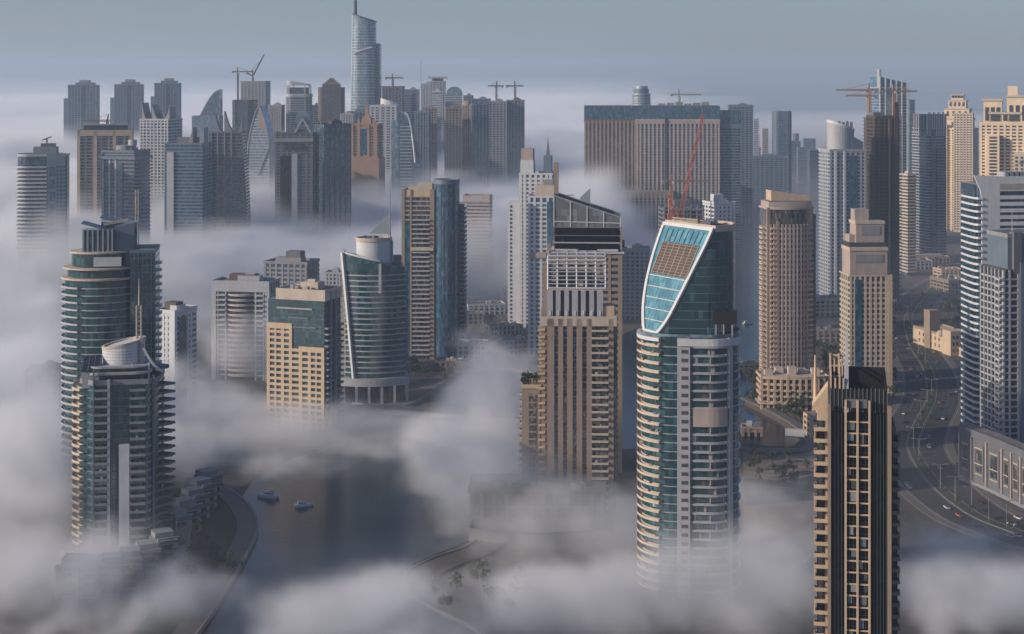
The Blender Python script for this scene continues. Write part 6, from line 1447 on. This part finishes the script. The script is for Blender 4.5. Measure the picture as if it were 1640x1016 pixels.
def fog_field(g):
    n = g.nodes; p = n.new('GeometryNodeInputPosition'); s = n.new('ShaderNodeSeparateXYZ'); g.links.new(p.outputs[0], s.inputs[0])
    def m(op, a, b=None, c=None, clamp=False):
        q = n.new('ShaderNodeMath'); q.operation = op; q.use_clamp = clamp
        for i, x in enumerate((a, b, c)):
            if x is None: continue
            if isinstance(x, (int, float)): q.inputs[i].default_value = x
            else: g.links.new(x, q.inputs[i])
        return q.outputs[0]
    def ramp(v, a, b, fa, fb):
        q = n.new('ShaderNodeMapRange'); q.interpolation_type = 'SMOOTHSTEP'; g.links.new(v, q.inputs[0])
        for i, x in zip((1, 2, 3, 4), (a, b, fa, fb)): q.inputs[i].default_value = x
        return q.outputs[0]
    def noise(scale, detail, off, zs=1.6, rough=.55, dist=0.0):
        mp = n.new('ShaderNodeVectorMath'); mp.operation = 'MULTIPLY_ADD'; g.links.new(p.outputs[0], mp.inputs[0]); mp.inputs[1].default_value = (1, 1, zs); mp.inputs[2].default_value = (off, off * 2, 0)
        q = n.new('ShaderNodeTexNoise'); q.inputs['Scale'].default_value = scale; q.inputs['Detail'].default_value = detail; q.inputs['Roughness'].default_value = rough; q.inputs['Distortion'].default_value = dist
        g.links.new(mp.outputs[0], q.inputs['Vector']); return m('SUBTRACT', q.outputs[0], .5)
    x, y, z = s.outputs
    ns = noise(1 / 120., 8, 55, 2.2, .68, .6)
    nb, nf, nl = noise(1 / 72., 8, 0, 1.5, .72, .7), noise(1 / 190., 4, 300), noise(1 / 520., 3, 900, .3)
    # --- the sea of fog behind and to the left
    top = m('ADD', ramp(y, 1150, 2500, 74, 128), ramp(y, 2500, 6000, 0, 34))
    top = m('ADD', top, m('MULTIPLY', nf, 85)); top = m('ADD', top, m('MULTIPLY', nl, 95))
    ax = m('DIVIDE', x, y)
    right = m('ADD', m('ADD', ax, m('MULTIPLY', nf, -.16)), ramp(y, 7000, 8700, 0, -.05))
    mask_r = ramp(right, .045, .105, 1, 0)
    front = m('ADD', y, m('MULTIPLY', nl, 260)); front = m('ADD', front, ramp(ax, -.16, .02, 0, -170))
    mask_f = ramp(front, 1120, 1330, 0, 1)
    axl = m('ADD', ax, m('MULTIPLY', nf, .10)); mask_l = m('MULTIPLY', ramp(axl, -.315, -.262, .74, 0), ramp(y, 560, 760, 0, 1))
    cover = m('MAXIMUM', m('MULTIPLY', mask_r, mask_f), mask_l)
    tear = m('ADD', m('MULTIPLY', ns, 84), m('MULTIPLY', nb, 48))
    hgt = m('ADD', m('SUBTRACT', m('MULTIPLY', top, cover), z), tear)
    sea = m('MULTIPLY', m('POWER', m('DIVIDE', m('SUBTRACT', hgt, 2), ramp(y, 1300, 6000, 24, 90), clamp=True), 1.5), ramp(cover, 0, .5, 0, 1))
    sea = m('MULTIPLY', sea, .030)
    # --- separate puffs and wisps
    tot = None
    for px, py, Z, rx, ry, rz, a in PUFFS:
        cx, cy, cz = X(px, Z), Z, max(2, zt(py, Z))
        d = m('ADD', m('ADD', m('POWER', m('DIVIDE', m('SUBTRACT', x, cx), rx), 2), m('POWER', m('DIVIDE', m('SUBTRACT', y, cy), ry), 2)), m('POWER', m('DIVIDE', m('SUBTRACT', z, cz), rz), 2))
        v = m('MULTIPLY', m('SUBTRACT', 1, m('MULTIPLY', d, .5)), a)
        tot = v if tot is None else m('MAXIMUM', tot, v)
    puff = m('ADD', m('SUBTRACT', tot, .42), m('MULTIPLY', nb, 3.9))
    puff = m('MULTIPLY', m('POWER', m('DIVIDE', puff, .55, clamp=True), 1.5), ramp(tot, 0, .35, 0, 1))
    puff = m('MULTIPLY', puff, .042)
    mist = m('MULTIPLY', m('POWER', m('SUBTRACT', 1, m('DIVIDE', z, 85), clamp=True), 2), m('MAXIMUM', m('ADD', .0006, m('MULTIPLY', nf, .0030)), 0.0001))
    veil = m('MULTIPLY', m('POWER', m('DIVIDE', m('SUBTRACT', 305, z), 150, clamp=True), 3.2), m('MULTIPLY', ramp(y, 2600, 7500, 0, 1), .00050))
    air = m('MULTIPLY', m('MULTIPLY', ramp(y, 700, 2400, 0, .00009), ramp(y, 3000, 6500, 1, 0)), m('DIVIDE', m('SUBTRACT', 305, z), 90, clamp=True))
    return m('ADD', m('ADD', m('MAXIMUM', m('MAXIMUM', sea, puff), mist), veil), air)
def fog_bank(mn, mx, vox):
    me = bpy.data.meshes.new('fog'); ob = bpy.data.objects.new('fog', me); C.objects.link(ob); ob['kind'] = 'stuff'
    g = bpy.data.node_groups.new('fog', 'GeometryNodeTree'); g.interface.new_socket('Geometry', in_out='OUTPUT', socket_type='NodeSocketGeometry')
    n = g.nodes; out = n.new('NodeGroupOutput'); vc = n.new('GeometryNodeVolumeCube'); sm = n.new('GeometryNodeSetMaterial'); sm.inputs['Material'].default_value = FOGM
    g.links.new(vc.outputs[0], sm.inputs[0]); g.links.new(sm.outputs[0], out.inputs[0])
    vc.inputs['Min'].default_value = mn; vc.inputs['Max'].default_value = mx
    for i, a in enumerate('XYZ'): vc.inputs['Resolution ' + a].default_value = int((mx[i] - mn[i]) / vox[i]) + 1
    g.links.new(fog_field(g), vc.inputs['Density'])
    ob.modifiers.new('fog', 'NODES').node_group = g; me.materials.append(FOGM)
fog_bank((-480, 480, 0), (420, 1240, 200), (4, 4, 4))
fog_bank((-2600, 1240, 0), (2600, 8800, 310), (20, 20, 10))
# ------------------------------------------------------------------ render settings
cy = S.cycles
cy.volume_bounces = 4; cy.volume_step_rate = 1.0; cy.volume_max_steps = 300
cy.max_bounces = 8; cy.diffuse_bounces = 2; cy.glossy_bounces = 2; cy.transmission_bounces = 2
cy.use_adaptive_sampling = True; cy.adaptive_threshold = 0.02
cy.use_denoising = True
try: cy.denoiser = 'OPENIMAGEDENOISE'
except Exception: pass
